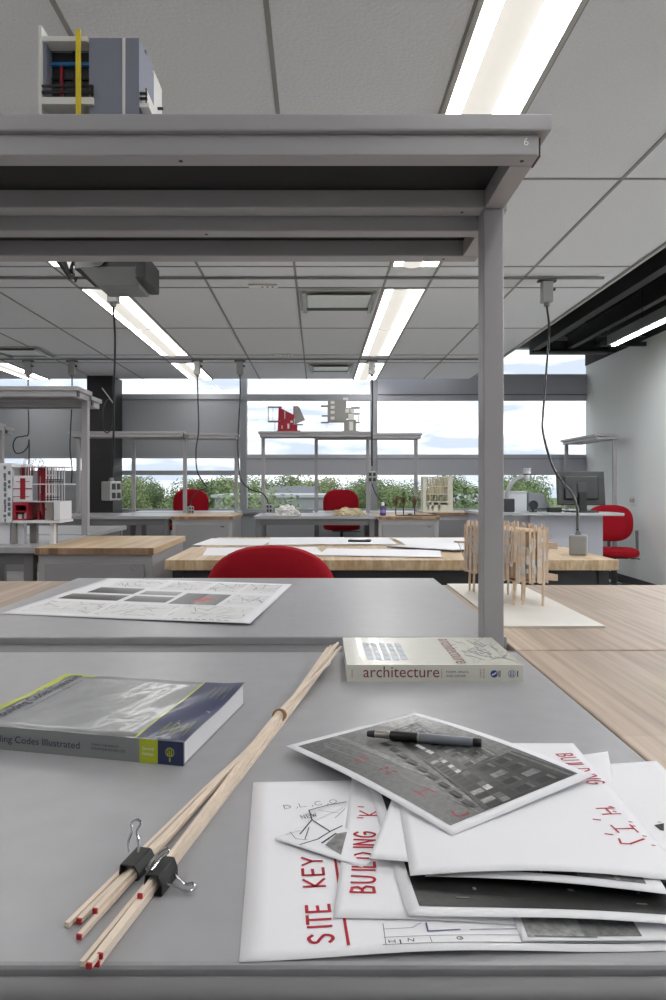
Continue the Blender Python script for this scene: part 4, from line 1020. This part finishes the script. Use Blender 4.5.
# the street photograph on top
A = Sheet('photo_print', 'black and white street photograph on top of the pile under the pencil', (-.0390,.805), (.171,.1077), (.158,-.213), T+.0135, lambda u, v: .004*math.sin(PI*v)+.006*u*v-.004*(1-u)*(1-v), nu=24, nv=24)
b = MB(); rnd = random.Random(8)
def road(a, e): return G(92+58*a*(1-e)+14*math.sin(26*a+3*e)*0+ (26 if .25 < a < .33 else 0))
A.rect(b, .05, .04, .95, .955, road, n=22)
A.ustroke(b, [(.16, .12), (.24, .94)], .0011, G(140), .0006); A.ustroke(b, [(.22, .1), (.36, .94)], .0009, G(150), .0006)
A.quad(b, ((.64,.05),(.95,.04),(.95,.30),(.74,.24)), lambda a, e: G(176-30*e), .0006, 8)          # pale sky and far street
def facade(c, base, nx, ny, dd, seed):
    # a row building in the print: c = lower-near, upper-near, upper-far, lower-far corners in uv
    r2 = random.Random(seed)
    def q(a, e): return tuple((c[0][k]*(1-a)+c[1][k]*a)*(1-e)+(c[3][k]*(1-a)+c[2][k]*a)*e for k in (0, 1))
    def patch(a0, a1, e0, e1, g, d, n=2): A.quad(b, (q(a0, e0), q(a1, e0), q(a1, e1), q(a0, e1)), G(g), d, n)
    A.quad(b, c, lambda a, e: G(base+10*math.sin(13*a+5*e)), dd, 8)
    patch(.93, .97, 0, 1, base+48, dd+.00012, 4)                                        # cornice
    for i in range(nx):
        for k in range(ny):
            a0 = .40+.5*k/ny; e0 = (i+.22)/nx
            patch(a0, a0+.30/ny*.95, e0, e0+.5/nx, r2.choice((26, 34, 40, 128, 112)), dd+.00012)
            patch(a0+.30/ny*.95, a0+.36/ny, e0-.03/nx, e0+.55/nx, base+40, dd+.00012, 1)
    for i in range(nx*2):                                                               # shop fronts and awnings
        e0 = i/(nx*2); patch(.04, .17, e0, e0+.8/(nx*2), r2.choice((16, 22, 30, 60, 150)), dd+.00012); patch(.19, .27, e0, e0+.92/(nx*2), r2.choice((30, 44, 90, 120, 205)), dd+.00012)
facade(((.50,.34),(.80,.30),(.86,.14),(.60,.16)), 96, 5, 2, .0007, 1)
facade(((.44,.50),(.86,.46),(.80,.31),(.50,.34)), 74, 4, 2, .00075, 2)
facade(((.37,.70),(.80,.66),(.86,.47),(.44,.50)), 82, 4, 2, .0008, 3)
facade(((.28,.95),(.93,.95),(.90,.67),(.37,.70)), 58, 4, 2, .00085, 4)
for k in range(9): v = .26+.075*k; u = .47-.022*k; A.quad(b, ((u-.05, v), (u-.015, v), (u-.017, v+.05), (u-.052, v+.05)), G(rnd.choice((22, 30, 44, 70))), .0011, 2)   # parked cars
A.done(b, 'photo', PHOTO)
b = MB(); zz = T+.016
A.write(b, 'G', xy(353, 759, zz), (.1, -.135), .014, .017, .0014, INKR); A.write(b, 'H', xy(378, 771, zz), (.1, -.135), .014, .018, .0014, INKR)
A.write(b, 'i', xy(413, 791, zz), (.1, -.135), .014, .020, .0014, INKR); A.write(b, 'J', xy(449, 811, zz), (.1, -.135), .013, .02, .0014, INKR)
A.done(b, 'handwriting')
# mechanical pencil
a0 = at(367.5, 732, T+.022); a1 = at(481.5, 743, T+.026); a0.z, a1.z = T+.0215, T+.0262
# rest it on the photograph
ud = (a1-a0).normalized()
def onphoto(q): u, v = A.inv((q.x, q.y)); return A.P(u, v).z
a0.z = onphoto(a0)+.0058; a1.z = onphoto(a1)+.0058
mid = (a0+a1)/2; lift = max(0, max(onphoto(a0.lerp(a1, k/10))+.0056-a0.lerp(a1, k/10).z for k in range(11))); a0.z += lift; a1.z += lift
L = (a1-a0).length
t = thing('mechanical_pencil', 'black and grey mechanical pencil lying across the street photograph', 'pencil', mid)
def seg(name, m, k0, k1, r0, r1, par=None): 
    q = a0.lerp(a1, k0); e = a0.lerp(a1, k1); return MB().tube([q, q.lerp(e, .08), q.lerp(e, .92), e], [r0*.9, r0, r1, r1*.9], 14).build(name, m, par or t, smooth=True)
seg('tip', DARK, 0, .07, .0034, .0042); seg('metal_cone', mat('pencil_metal', rgb(170,165,158), .3, .8), .07, .21, .0040, .0045)
seg('grip', BLACK, .21, .46, .0056, .0056); bar_ = seg('barrel', mat('smoke_barrel', rgb(122,128,137), .3), .46, .93, .0053, .0050); seg('eraser_cap', BLACK, .93, 1.0, .0048, .0046)
seg('band', MATS['pencil_metal'], .455, .47, .0057, .0056)

# ------------------------------------------------------------------ printed sheet on the second table
PZ = TF+.0012
A = Sheet('printed_poster', 'large printed sheet of drawings and photos on the second grey table', (-.734,1.54), (.590,-.131), (.066,.585), PZ, lambda u, v: .004*math.exp(-((u-1)**2+(v-0)**2)*8)+.002*math.sin(3*u)**2*max(0, .4-v), nu=24, nv=24, lift=T-PZ)
b = MB(); ph = MB(); rnd = random.Random(21)
cells = [(.05,.06,.34,.30,'l'),(.36,.06,.64,.30,'l'),(.66,.06,.95,.32,'p'),(.05,.36,.33,.50,'d'),(.36,.36,.55,.50,'d'),(.57,.34,.78,.62,'r'),(.80,.36,.96,.62,'l'),(.10,.54,.33,.70,'d'),(.36,.54,.54,.64,'g'),(.12,.74,.36,.95,'l'),(.40,.70,.60,.95,'p'),(.63,.70,.78,.95,'l'),(.80,.70,.96,.95,'l')]
for (u0, v0, u1, v1, k) in cells:
    if k in 'dgr':
        A.rect(ph, u0, v0, u1, v1, (lambda a, e: G(40+90*e)) if k == 'd' else (lambda a, e: G(120+40*e)) if k == 'g' else (lambda a, e: G(70+70*(a*7 % 1))), n=8)
        if k == 'r': A.quad(ph, ((u0+.08,v0+.06),(u0+.12,v0+.06),(u0+.17,v0+.16),(u0+.12,v0+.18)), rgb(190,60,60), .0006, 3)
    else:
        A.rect(b, u0, v0, u1, v1, G(224), n=6)
        for j in range(26):
            u = u0+rnd.random()*(u1-u0); v = v0+rnd.random()*(v1-v0); a = rnd.random()*6.28; l = .03+.09*rnd.random()
            A.ustroke(b, [(u, v), (min(max(u+l*math.cos(a), u0), u1), min(max(v+l*math.sin(a), v0), v1))], .0009+.001*rnd.random(), rgb(110,112,128))
for j in range(8): A.ustroke(b, [(.70+.028*j, .035), (.715+.028*j, .035)], .004, G(80))
A.done(b, 'drawing'); A.done(ph, 'photo', PHOTO)

# ------------------------------------------------------------------ books
COVER = mat('gloss_film_grey', rgb(134,136,137), .30, bump=.22, bscale=16, coat=.12)
NAVY = mat('navy_cover', rgb(34,44,84), .35, coat=.1); LIME = mat('lime_cover', rgb(178,190,30), .3, coat=.3); PAGES = mat('page_block', rgb(226,226,230), .8, bump=.4, bscale=600)
TXT = mat('navy_text', rgb(34,40,72), .5)
O = Vector((-.148, .7370, T)); ux = Vector((-.9735, .2055, 0)).normalized(); uy = Vector((.2055, .9735, 0)).normalized()   # ux along the spine, uy to the fore edge
rz = math.atan2(ux.y, ux.x)
t = thing('paperback_book', 'thick glossy grey paperback about building codes, navy and lime on its spine', 'book', O)
MX = Matrix(((ux.x, uy.x, 0, O.x), (ux.y, uy.y, 0, O.y), (0, 0, 1, O.z), (0, 0, 0, 1)))
LB, WB, HB = .28, .213, .027
def lbox(name, m, a, b_, par=None, bevel=0):
    return MB().box(a, b_, MX).build(name, m, par or t, bevel=bevel)
lbox('page_block', PAGES, (.002, .003, .0012), (LB-.002, WB-.001, HB-.0012))
lbox('back_cover', COVER, (0, .001, 0), (LB, WB, .0012))
# front cover, slightly lifted at the head corner
m = MB(); nn = 20
def cov(x, y): 
    return MX @ Vector((x, y, HB-.001 + .0035*max(0, 1-x/.06)*max(0, (y-.12)/.09)**2 + .0006*math.sin(x*90+y*40)))
def covpatch(x0, y0, x1, y1, d, n=14):
    m = MB(); g = [[m.bm.verts.new(cov(x0+(x1-x0)*i/n, y0+(y1-y0)*j/n)+Vector((0, 0, d))) for j in range(n+1)] for i in range(n+1)]
    for i in range(n):
        for j in range(n): m.face([g[i][j], g[i][j+1], g[i+1][j+1], g[i+1][j]])
    return m
fc = covpatch(0, 0, LB, WB, .001).build('front_cover', COVER, t, smooth=True); md = fc.modifiers.new('thickness', 'SOLIDIFY'); md.thickness = .001; md.offset = -1
covpatch(0, .002, .058, WB-.001, .0013).build('navy_band', NAVY, fc, smooth=True)
covpatch(.058, .002, .0605, WB-.001, .0014).build('lime_line', LIME, fc, smooth=True)
covpatch(LB-.012, .03, LB-.001, WB-.001, .0013).build('lime_band', LIME, fc, smooth=True)
covpatch(LB-.05, WB-.008, LB-.012, WB-.001, .0013).build('lime_band', LIME, fc, smooth=True)
lbox('spine', COVER, (0, -.0006, 0), (LB, .0015, HB))
sp = [o for o in C.collection.objects if o.parent == t and o.name.startswith('spine')][0]
lbox('navy_block', NAVY, (.0005, -.0009, .0006), (.031, -.0006, HB-.0004), sp); lbox('lime_block', LIME, (.031, -.0009, .0006), (.053, -.0006, HB-.0004), sp)
def sfr(x, z, d=.0012): return frame(MX @ Vector((x, -d, z)), -ux, (0, 0, 1))
text('title_lettering', 'Building Codes Illustrated', .0115, sfr(.252, .0095), TXT, sp, width=.125)
text('subtitle_lettering', 'A Guide to Understanding the', .0040, sfr(.1125, .0148), TXT, sp, width=.034); text('subtitle_lettering', 'INTERNATIONAL BUILDING CODE', .0040, sfr(.1125, .0098), TXT, sp, width=.042)
text('edition_lettering', 'Second', .0052, sfr(.0495, .0150), WHITE, sp, width=.0135); text('edition_lettering', 'Edition', .0052, sfr(.0495, .0090), WHITE, sp, width=.0135)
m = MB(); cz = Vector((.0165, -.0012, .0145))
for k in range(24):
    a0_, a1_ = 2*PI*k/24, 2*PI*(k+1)/24
    m.poly([MX @ (cz+Vector((math.cos(q)*r, 0, math.sin(q)*r))) for q, r in ((a0_, .0052), (a1_, .0052), (a1_, .0045), (a0_, .0045))])
for k in (-1, 0, 1): m.poly([MX @ (cz+Vector((k*.0022+a, 0, b_))) for a, b_ in ((-.0006, -.004), (.0006, -.004), (.0003, .004), (-.0003, .004))])
m.poly([MX @ (cz+Vector((a, 0, b_))) for a, b_ in ((-.0008, -.0105), (.0008, -.0105), (.0008, -.0062), (-.0008, -.0062))])
m.build('publisher_mark', LIME, sp)
q = frame(cov(.249, .03)+Vector((0, 0, .0025)), uy, ux)
text('cover_lettering', 'Building Codes Illustrated', .021, q, TXT, fc, width=.175, bold=.0003)
q = frame(cov(.236, .055)+Vector((0, 0, .0025)), uy, ux); text('cover_lettering', 'A Guide to Understanding the International Building Code', .006, q, TXT, fc, width=.13)
m = MB()
for k in range(5):
    x = .007+.007*k; pts = [cov(x, .012+.012*(k % 2))+Vector((0, 0, .0026)), cov(x+.003, .06-.008*(k % 3))+Vector((0, 0, .0026))]
    m.bar(pts[0], pts[1], .0008, .0002); m.bar(pts[1], cov(x+.006, .015)+Vector((0, 0, .0026)), .0008, .0002)
for k in range(4): m.bar(cov(.008+.008*k, .14)+Vector((0, 0, .0026)), cov(.010+.008*k, .19)+Vector((0, 0, .0026)), .0008, .0002)
m.build('line_drawing', mat('olive_print', rgb(120,128,70), .4), fc)

t = thing('paperback_book', 'cream paperback with wine red title architecture on its spine', 'book', (.185, 1.15, T))
CRM = mat('gloss_film_cream', rgb(214,213,202), .22, bump=.25, bscale=18, coat=.2); SPN = mat('spine_cream', rgb(214,213,203), .4)
x0, x1, y0, y1 = .0455, .3235, 1.0527, 1.2425; H2 = .0268
MB().box((x0+.001, y0+.002, T+.001), (x1-.001, y1-.002, T+H2-.001)).build('page_block', PAGES, t)
MB().box((x0, y0+.001, T), (x1, y1, T+.001)).build('back_cover', SPN, t)
fc = MB().box((x0, y0+.001, T+H2-.001), (x1, y1, T+H2)).build('front_cover', CRM, t)
sp = MB().box((x0, y0, T), (x1, y0+.001, T+H2)).build('spine', SPN, t)
WINE = mat('wine_text', rgb(122,52,62), .5); BLU = mat('blue_mark', rgb(40,72,140), .5)
def s2(x, z): return frame((x0+x, y0-.0004, T+z), (1, 0, 0), (0, 0, 1))
text('title_lettering', 'architecture', .0255, s2(.026, .0075), WINE, sp, width=.120)
text('subtitle_lettering', 'FORM, SPACE,', .0048, s2(.157, .0142), TXT, sp, width=.036); text('subtitle_lettering', 'AND ORDER', .0048, s2(.157, .0080), TXT, sp, width=.031)
text('edition_lettering', 'THIRD', .0036, frame((x0+.2125, y0-.0004, T+.006), (0, 0, 1), (-1, 0, 0)), WINE, sp, width=.015); text('edition_lettering', 'EDITION', .0036, frame((x0+.2175, y0-.0004, T+.006), (0, 0, 1), (-1, 0, 0)), WINE, sp, width=.015)
text('author_lettering', 'CHING', .0034, frame((x0+.0095, y0-.0004, T+.0065), (0, 0, 1), (-1, 0, 0)), WINE, sp, width=.013)
MB().box((x0+.1495, y0-.0004, T+.006), (x0+.1500, y0-.0001, T+.020)).build('divider_line', WINE, sp)
m = MB(); cx_, cz_ = x0+.2325, T+.0128
m.poly([(cx_+.0058*math.cos(2*PI*k/24), y0-.0005, cz_+.0058*math.sin(2*PI*k/24)) for k in range(24)]); m.build('round_logo', BLU, sp)
m = MB(); m.poly([(cx_-.004, y0-.0008, cz_-.001), (cx_+.003, y0-.0008, cz_+.003), (cx_+.004, y0-.0008, cz_+.001), (cx_-.003, y0-.0008, cz_-.003)]); m.build('logo_stripe', WHITE, sp)
for k in range(2): MB().box((x0+.2395+k*.002, y0-.0004, T+.008), (x0+.2405+k*.002, y0-.0001, T+.018)).build('logo_caption', TXT, sp)
m = MB(); cx_ = x0+.2605
for k in range(20):
    a0_, a1_ = 2*PI*k/20, 2*PI*(k+1)/20
    m.poly([(cx_+math.cos(q)*r, y0-.0004, cz_+math.sin(q)*r) for q, r in ((a0_, .0058), (a1_, .0058), (a1_, .0051), (a0_, .0051))])
for k in (-1, 0, 1): m.poly([(cx_+k*.0024+a, y0-.0004, cz_+b_) for a, b_ in ((-.0006, -.0042), (.0006, -.0042), (.0003, .0042), (-.0003, .0042))])
m.build('publisher_mark', BLU, sp); MB().box((x0+.269, y0-.0004, T+.0085), (x0+.2705, y0-.0001, T+.0175)).build('logo_caption', TXT, sp)
CZ = T+H2+.0004
text('cover_lettering', 'architecture', .036, frame((x0+.175, y1-.012, CZ), (0, -1, 0), (1, 0, 0)), WINE, fc, width=.17)
BLT = mat('pale_blue_print', rgb(150,162,182), .3); GRT = mat('grey_print', rgb(120,124,140), .3)
m = MB()
for i in range(5):
    for j in range(4): m.box((x0+.035+i*.014, y0+.03+j*.03, CZ), (x0+.045+i*.014, y0+.052+j*.03, CZ+.0001))
m.build('cover_drawing', BLT, fc)
m = MB(); rnd = random.Random(2)
for k in range(40):
    a = Vector((x0+.205+.06*rnd.random(), y0+.03+.12*rnd.random(), CZ)); e = a+Vector((rnd.uniform(-.03, .03), rnd.uniform(-.05, .05), 0))
    e.x = min(max(e.x, x0+.2), x1-.005); e.y = min(max(e.y, y0+.01), y1-.005); m.bar(a, e, .0009, .0002)
m.build('line_drawing', GRT, fc)

# ------------------------------------------------------------------ basswood sticks, clips, string
BASS2 = mat('pale_basswood', rgb(228,212,194), .6, var=.08, vscale=25)
REDT = mat('red_paint_tip', rgb(176, 28, 40), .5)
ends = [((67,925), (328,648), 0, 0), ((79,921), (331,646), 0, 1), ((95,911), (335,645), 0, 1), ((79,937), (338,643), 1, 1),
        ((82,964), (329,656), 0, 0), ((89,966), (333,652), 1, 1), ((97,964), (337,650), 0, 1), ((100,956), (341,647), 1, 1), ((140,896), (330,662), 1, 1)]
grp = [0, 0, 0, 0, 1, 1, 1, 1, 1]
TIE = at(279, 713, T+.012); c0 = Vector((TIE.x, TIE.y)); dirx = Vector((.209, .86)).normalized(); side = Vector((dirx.y, -dirx.x))
SW = .0035
slots = {0: (-1.2, 0), 1: (-.2, 0), 2: (-.8, 1), 3: (.2, 2), 4: (.8, 0), 5: (.2, 1), 6: (1.8, 0), 7: (1.2, 1), 8: (-.8, 2)}
for i, (e0, e1, lv, redt) in enumerate(ends):
    lvl = slots[i][1]; hz_ = SW/2+.0003+lvl*(SW+.0003)
    if grp[i] == 0: lvl_near = {0: 0, 1: 0, 2: 1, 3: 0}[i]
    else: lvl_near = {4: 0, 5: 1, 6: 0, 7: 1, 8: 2}[i]
    zn = T+SW/2+.0010+lvl_near*(SW+.0003)
    a = at(e0[0], e0[1], zn); mid_ = Vector((c0.x+side.x*slots[i][0]*SW*1.05, c0.y+side.y*slots[i][0]*SW*1.05, T+hz_))
    e = at(e1[0], e1[1], T+.0165+lvl*(SW+.0003)); e.z = T+.0165+lvl*(SW+.0003)+.0003
    P = smooth_path([a, a.lerp(mid_, .5)+Vector((0, 0, 0)), mid_, e], 6)
    lab = 'long thin basswood stick with red painted tip in the clipped bundle' if redt else 'long thin basswood stick with bare tip in the clipped bundle'
    t = thing('basswood_stick', lab, 'stick', a, group='red tipped basswood sticks' if redt else 'bare basswood sticks')
    m = MB(); rings = []
    for k, q in enumerate(P):
        d = (P[min(k+1, len(P)-1)]-P[max(k-1, 0)]).normalized(); r = d.cross(Vector((0, 0, 1))).normalized(); u = r.cross(d)
        rings.append([m.bm.verts.new(q+r*x*SW/2+u*y*SW/2) for x, y in ((-1,-1),(1,-1),(1,1),(-1,1))])
    for A_, B_ in zip(rings, rings[1:]):
        for k in range(4): m.face([A_[k], A_[(k+1) % 4], B_[(k+1) % 4], B_[k]])
    m.face(rings[0][::-1]); m.face(rings[-1]); m.build('shaft', BASS2, t)
    if redt:
        d = (P[1]-P[0]).normalized(); MB().bar(a-d*.0006, a+d*.0008, SW*1.03).build('painted_tip', REDT, t)
m = MB()
for k in range(3):
    cc = Vector((TIE.x, TIE.y, T+.0000))+Vector((dirx.x, dirx.y, 0))*(k-1)*.0028
    for_loop = []
    for j in range(25):
        a = 2*PI*j/24; w_ = side*math.cos(a)*(SW*1.9+.001)+dirx*.003*math.sin(a*1+k)
        for_loop.append(cc+Vector((w_.x, w_.y, .0085+.0078*math.sin(a))))
    m.tube(for_loop, .0013, 6, False)
tag(m.build('string_tie', mat('brown_twine', rgb(150,112,78), .8), smooth=True), 'brown twine wrapped around the bundle of sticks', 'string')
def binder_clip(label, c, ang, wd, ln, ht, outer):
    t = thing('binder_clip', label, 'clip', c, ang)          # local y along the sticks, x across
    m = MB(); n = 6
    prof = [(-wd/2, ht*.15), (-wd*.42, ht), (wd*.30, ht*1.02), (wd/2, ht*.55), (wd/2, .001), (-wd/2+.003, .0006)]
    for (a, b_), (c_, d) in zip(prof, prof[1:]): m.bar((a, 0, b_), (c_, 0, d), .0012, ln, up=(0, 1, 0))
    m.build('jaw', BLACK, t, False, bevel=.0003)
    def handle(pts): return MB().tube(smooth_path(pts, 5), .0011, 7).build('wire_handle', CHROME, t, False, smooth=True)
    for h in outer:
        handle(h)
    return t
ang = math.atan2(dirx.y, dirx.x)-PI/2
q = at(137, 866, T+.004); q.z = T+.0002
dl = .011
binder_clip('black binder clip on the left group of sticks, wire handle standing up', q, ang, .0165, .027, .0112,
    [[(-.009, .004, .0115), (-.011, .006, .019), (-.009, .008, .027), (-.0105, .010, .032), (-.0065, .014, .0335), (-.0035, .012, .031), (-.005, .009, .026), (-.0015, .006, .019), (-.001, .004, .0125)]])
q = at(161, 881, T+.004); q.z = T+.0002
binder_clip('black binder clip on the right group of sticks, wire handle lying flat', q, ang, .0145, .027, .0150,
    [[(.0085, -.006, .006), (.016, -.005, .0045), (.022, -.006, .003), (.027, -.005, .003), (.0285, .000, .003), (.025, .004, .003), (.020, .002, .003), (.014, .004, .005), (.0085, .006, .007)],
     [(-.007, -.010, .017), (-.0075, .002, .019), (-.005, .010, .021), (-.002, .014, .0215), (.001, .010, .021), (-.002, .002, .019), (-.003, -.010, .017)]])
# ------------------------------------------------------------------ outdoors
GRD = -7.0
struct(MB().box((-160, WY+3, GRD-.5), (160, 420, GRD)), 'ground', mat('lawn', rgb(104,122,70), .95, var=.25, vscale=.3))
struct(MB().box((-60, WY+.25, GRD-.02), (60, 31, GRD+.02)), 'bounce_strip', mat('pale_bounce', rgb(214,212,206), .9))  # unseen pale ground strip, added to bounce daylight up onto the ceiling
LEAF = [mat('leaf_'+n, c, .7, var=.35, vscale=1.2, spec=.2) for n, c in (('dark', rgb(106,124,86)), ('mid', rgb(126,144,98)), ('light', rgb(140,152,108)))]
BARK = mat('bark', rgb(92,80,68), .9)
def make_tree(label, kind, h, rad, seed):
    rnd = random.Random(seed); t = thing('leafy_tree', label, 'tree', (0, 0, GRD), group=label)
    MB().tube([(0, 0, 0), (.05, 0, h*.35), (0, .05, h*.7)], [.22, .17, .06], 8).build('trunk', BARK, t, False)
    b = MB(); cl_ = []
    for k in range(16):
        a = rnd.random()*2*PI; q = rnd.random(); cl_.append((Vector((math.cos(a)*rad*q*.75, math.sin(a)*rad*q*.75, h*(.36+.50*rnd.random()))), rad*(.32+.22*rnd.random())))
    cl_.append((Vector((0, 0, h*.84)), rad*.4))
    for c, r in cl_:
        for k in range(420):
            d = Vector((rnd.gauss(0, 1), rnd.gauss(0, 1), rnd.gauss(0, 1))).normalized(); q = c+d*r*(.65+.4*rnd.random())
            if q.z > h: continue
            n = (d+Vector((rnd.uniform(-.8, .8), rnd.uniform(-.8, .8), rnd.uniform(-.3, .9)))).normalized(); u = n.orthogonal().normalized(); v = n.cross(u); s_ = .07+.08*rnd.random()
            b.poly([q+u*s_, q+v*s_*.7, q-u*s_, q-v*s_*.7])
    b.build('foliage', LEAF[kind], t, False); return t
PROTO = [make_tree('dark green leafy tree in the belt beyond the windows', 0, 8.5, 3.6, 1), make_tree('mid green leafy tree in the belt beyond the windows', 1, 8.8, 3.8, 2), make_tree('pale green leafy tree in the belt beyond the windows', 2, 8.2, 3.4, 3)]
used = [False]*3; rnd = random.Random(17); spots = []
for d, x0, x1 in ((33, -14, -3.5), (51, -28, 30), (60, -34, 36), (69, -40, 42), (78, -46, 48), (88, -52, 54), (98, -58, 60)):
    sp_ = 9.7; n = int((x1-x0)/sp_); off = rnd.random()*4
    for k in range(n): spots.append((x0+off+sp_*k+rnd.uniform(-.4, .4), d+rnd.uniform(-.6, .6)))
spots = [s_ for s_ in spots if s_[1] > 40]+[(-3.6, 34), (-12.6, 33), (7.0, 35)]
for (x, y) in spots:
    if 40 < y < 58 and -10 < x < 5: continue
    if 48 < y < 66 and 5.5 < x < 20: continue
    k = rnd.randrange(3); o = PROTO[k] if not used[k] else copy_tree(PROTO[k]); used[k] = True
    near = y < 40
    top = EYE + (485-(rnd.uniform(474, 484) if not near else rnd.uniform(477, 484)))*y/FPX
    if not near and y > 60: top = EYE+(485-rnd.uniform(472, 481))*y/FPX
    s_ = (top-GRD)/(8.6 if k else 8.5)
    o.location = (x, y, GRD); o.rotation_euler = (0, 0, rnd.random()*6.28); o.scale = (s_, s_, s_)
ROOFW = mat('pale_flat_roof', rgb(176,178,181), .7); WALLW = mat('pale_block_wall', rgb(150,152,155), .8); ROOFD = mat('grey_shingle', rgb(112,114,122), .8)
t = thing('commercial_building', 'long low pale building with flat roof beyond the centre window', 'building', (-2.5, 44, GRD))
MB().box((-6.2, 40, GRD), (1.1, 48, .40)).build('wall', WALLW, t); MB().box((-6.4, 39.8, .40), (1.3, 48.2, .56)).build('roof', ROOFW, t)
for k in range(5): MB().box((-5.6+k*1.35, 39.96, -1.1), (-4.7+k*1.35, 40.0, -.25)).build('window', BW, t)
t = thing('gabled_house', 'house with low grey shingle roof showing above the pale flat building', 'house', (-2.3, 52, GRD))
MB().box((-4.1, 50, GRD), (-.5, 55, .45)).build('wall', WALLW, t)
b = MB(); b.prism([(49.6, .45), (55.4, .45), (52.5, 1.05)], -4.4, -.2, Matrix(((0,0,1,0),(1,0,0,0),(0,1,0,0),(0,0,0,1)))); b.build('roof', ROOFD, t)
t = thing('gabled_house', 'pale house among trees beyond the right window', 'house', (12.6, 58, GRD))
MB().box((11.4, 56, GRD), (14.0, 60, -.3)).build('wall', ROOFW, t)
b = MB(); b.prism([(55.7, -.3), (60.3, -.3), (58, .4)], 11.2, 14.2, Matrix(((0,0,1,0),(1,0,0,0),(0,1,0,0),(0,0,0,1)))); b.build('roof', WALLW, t)
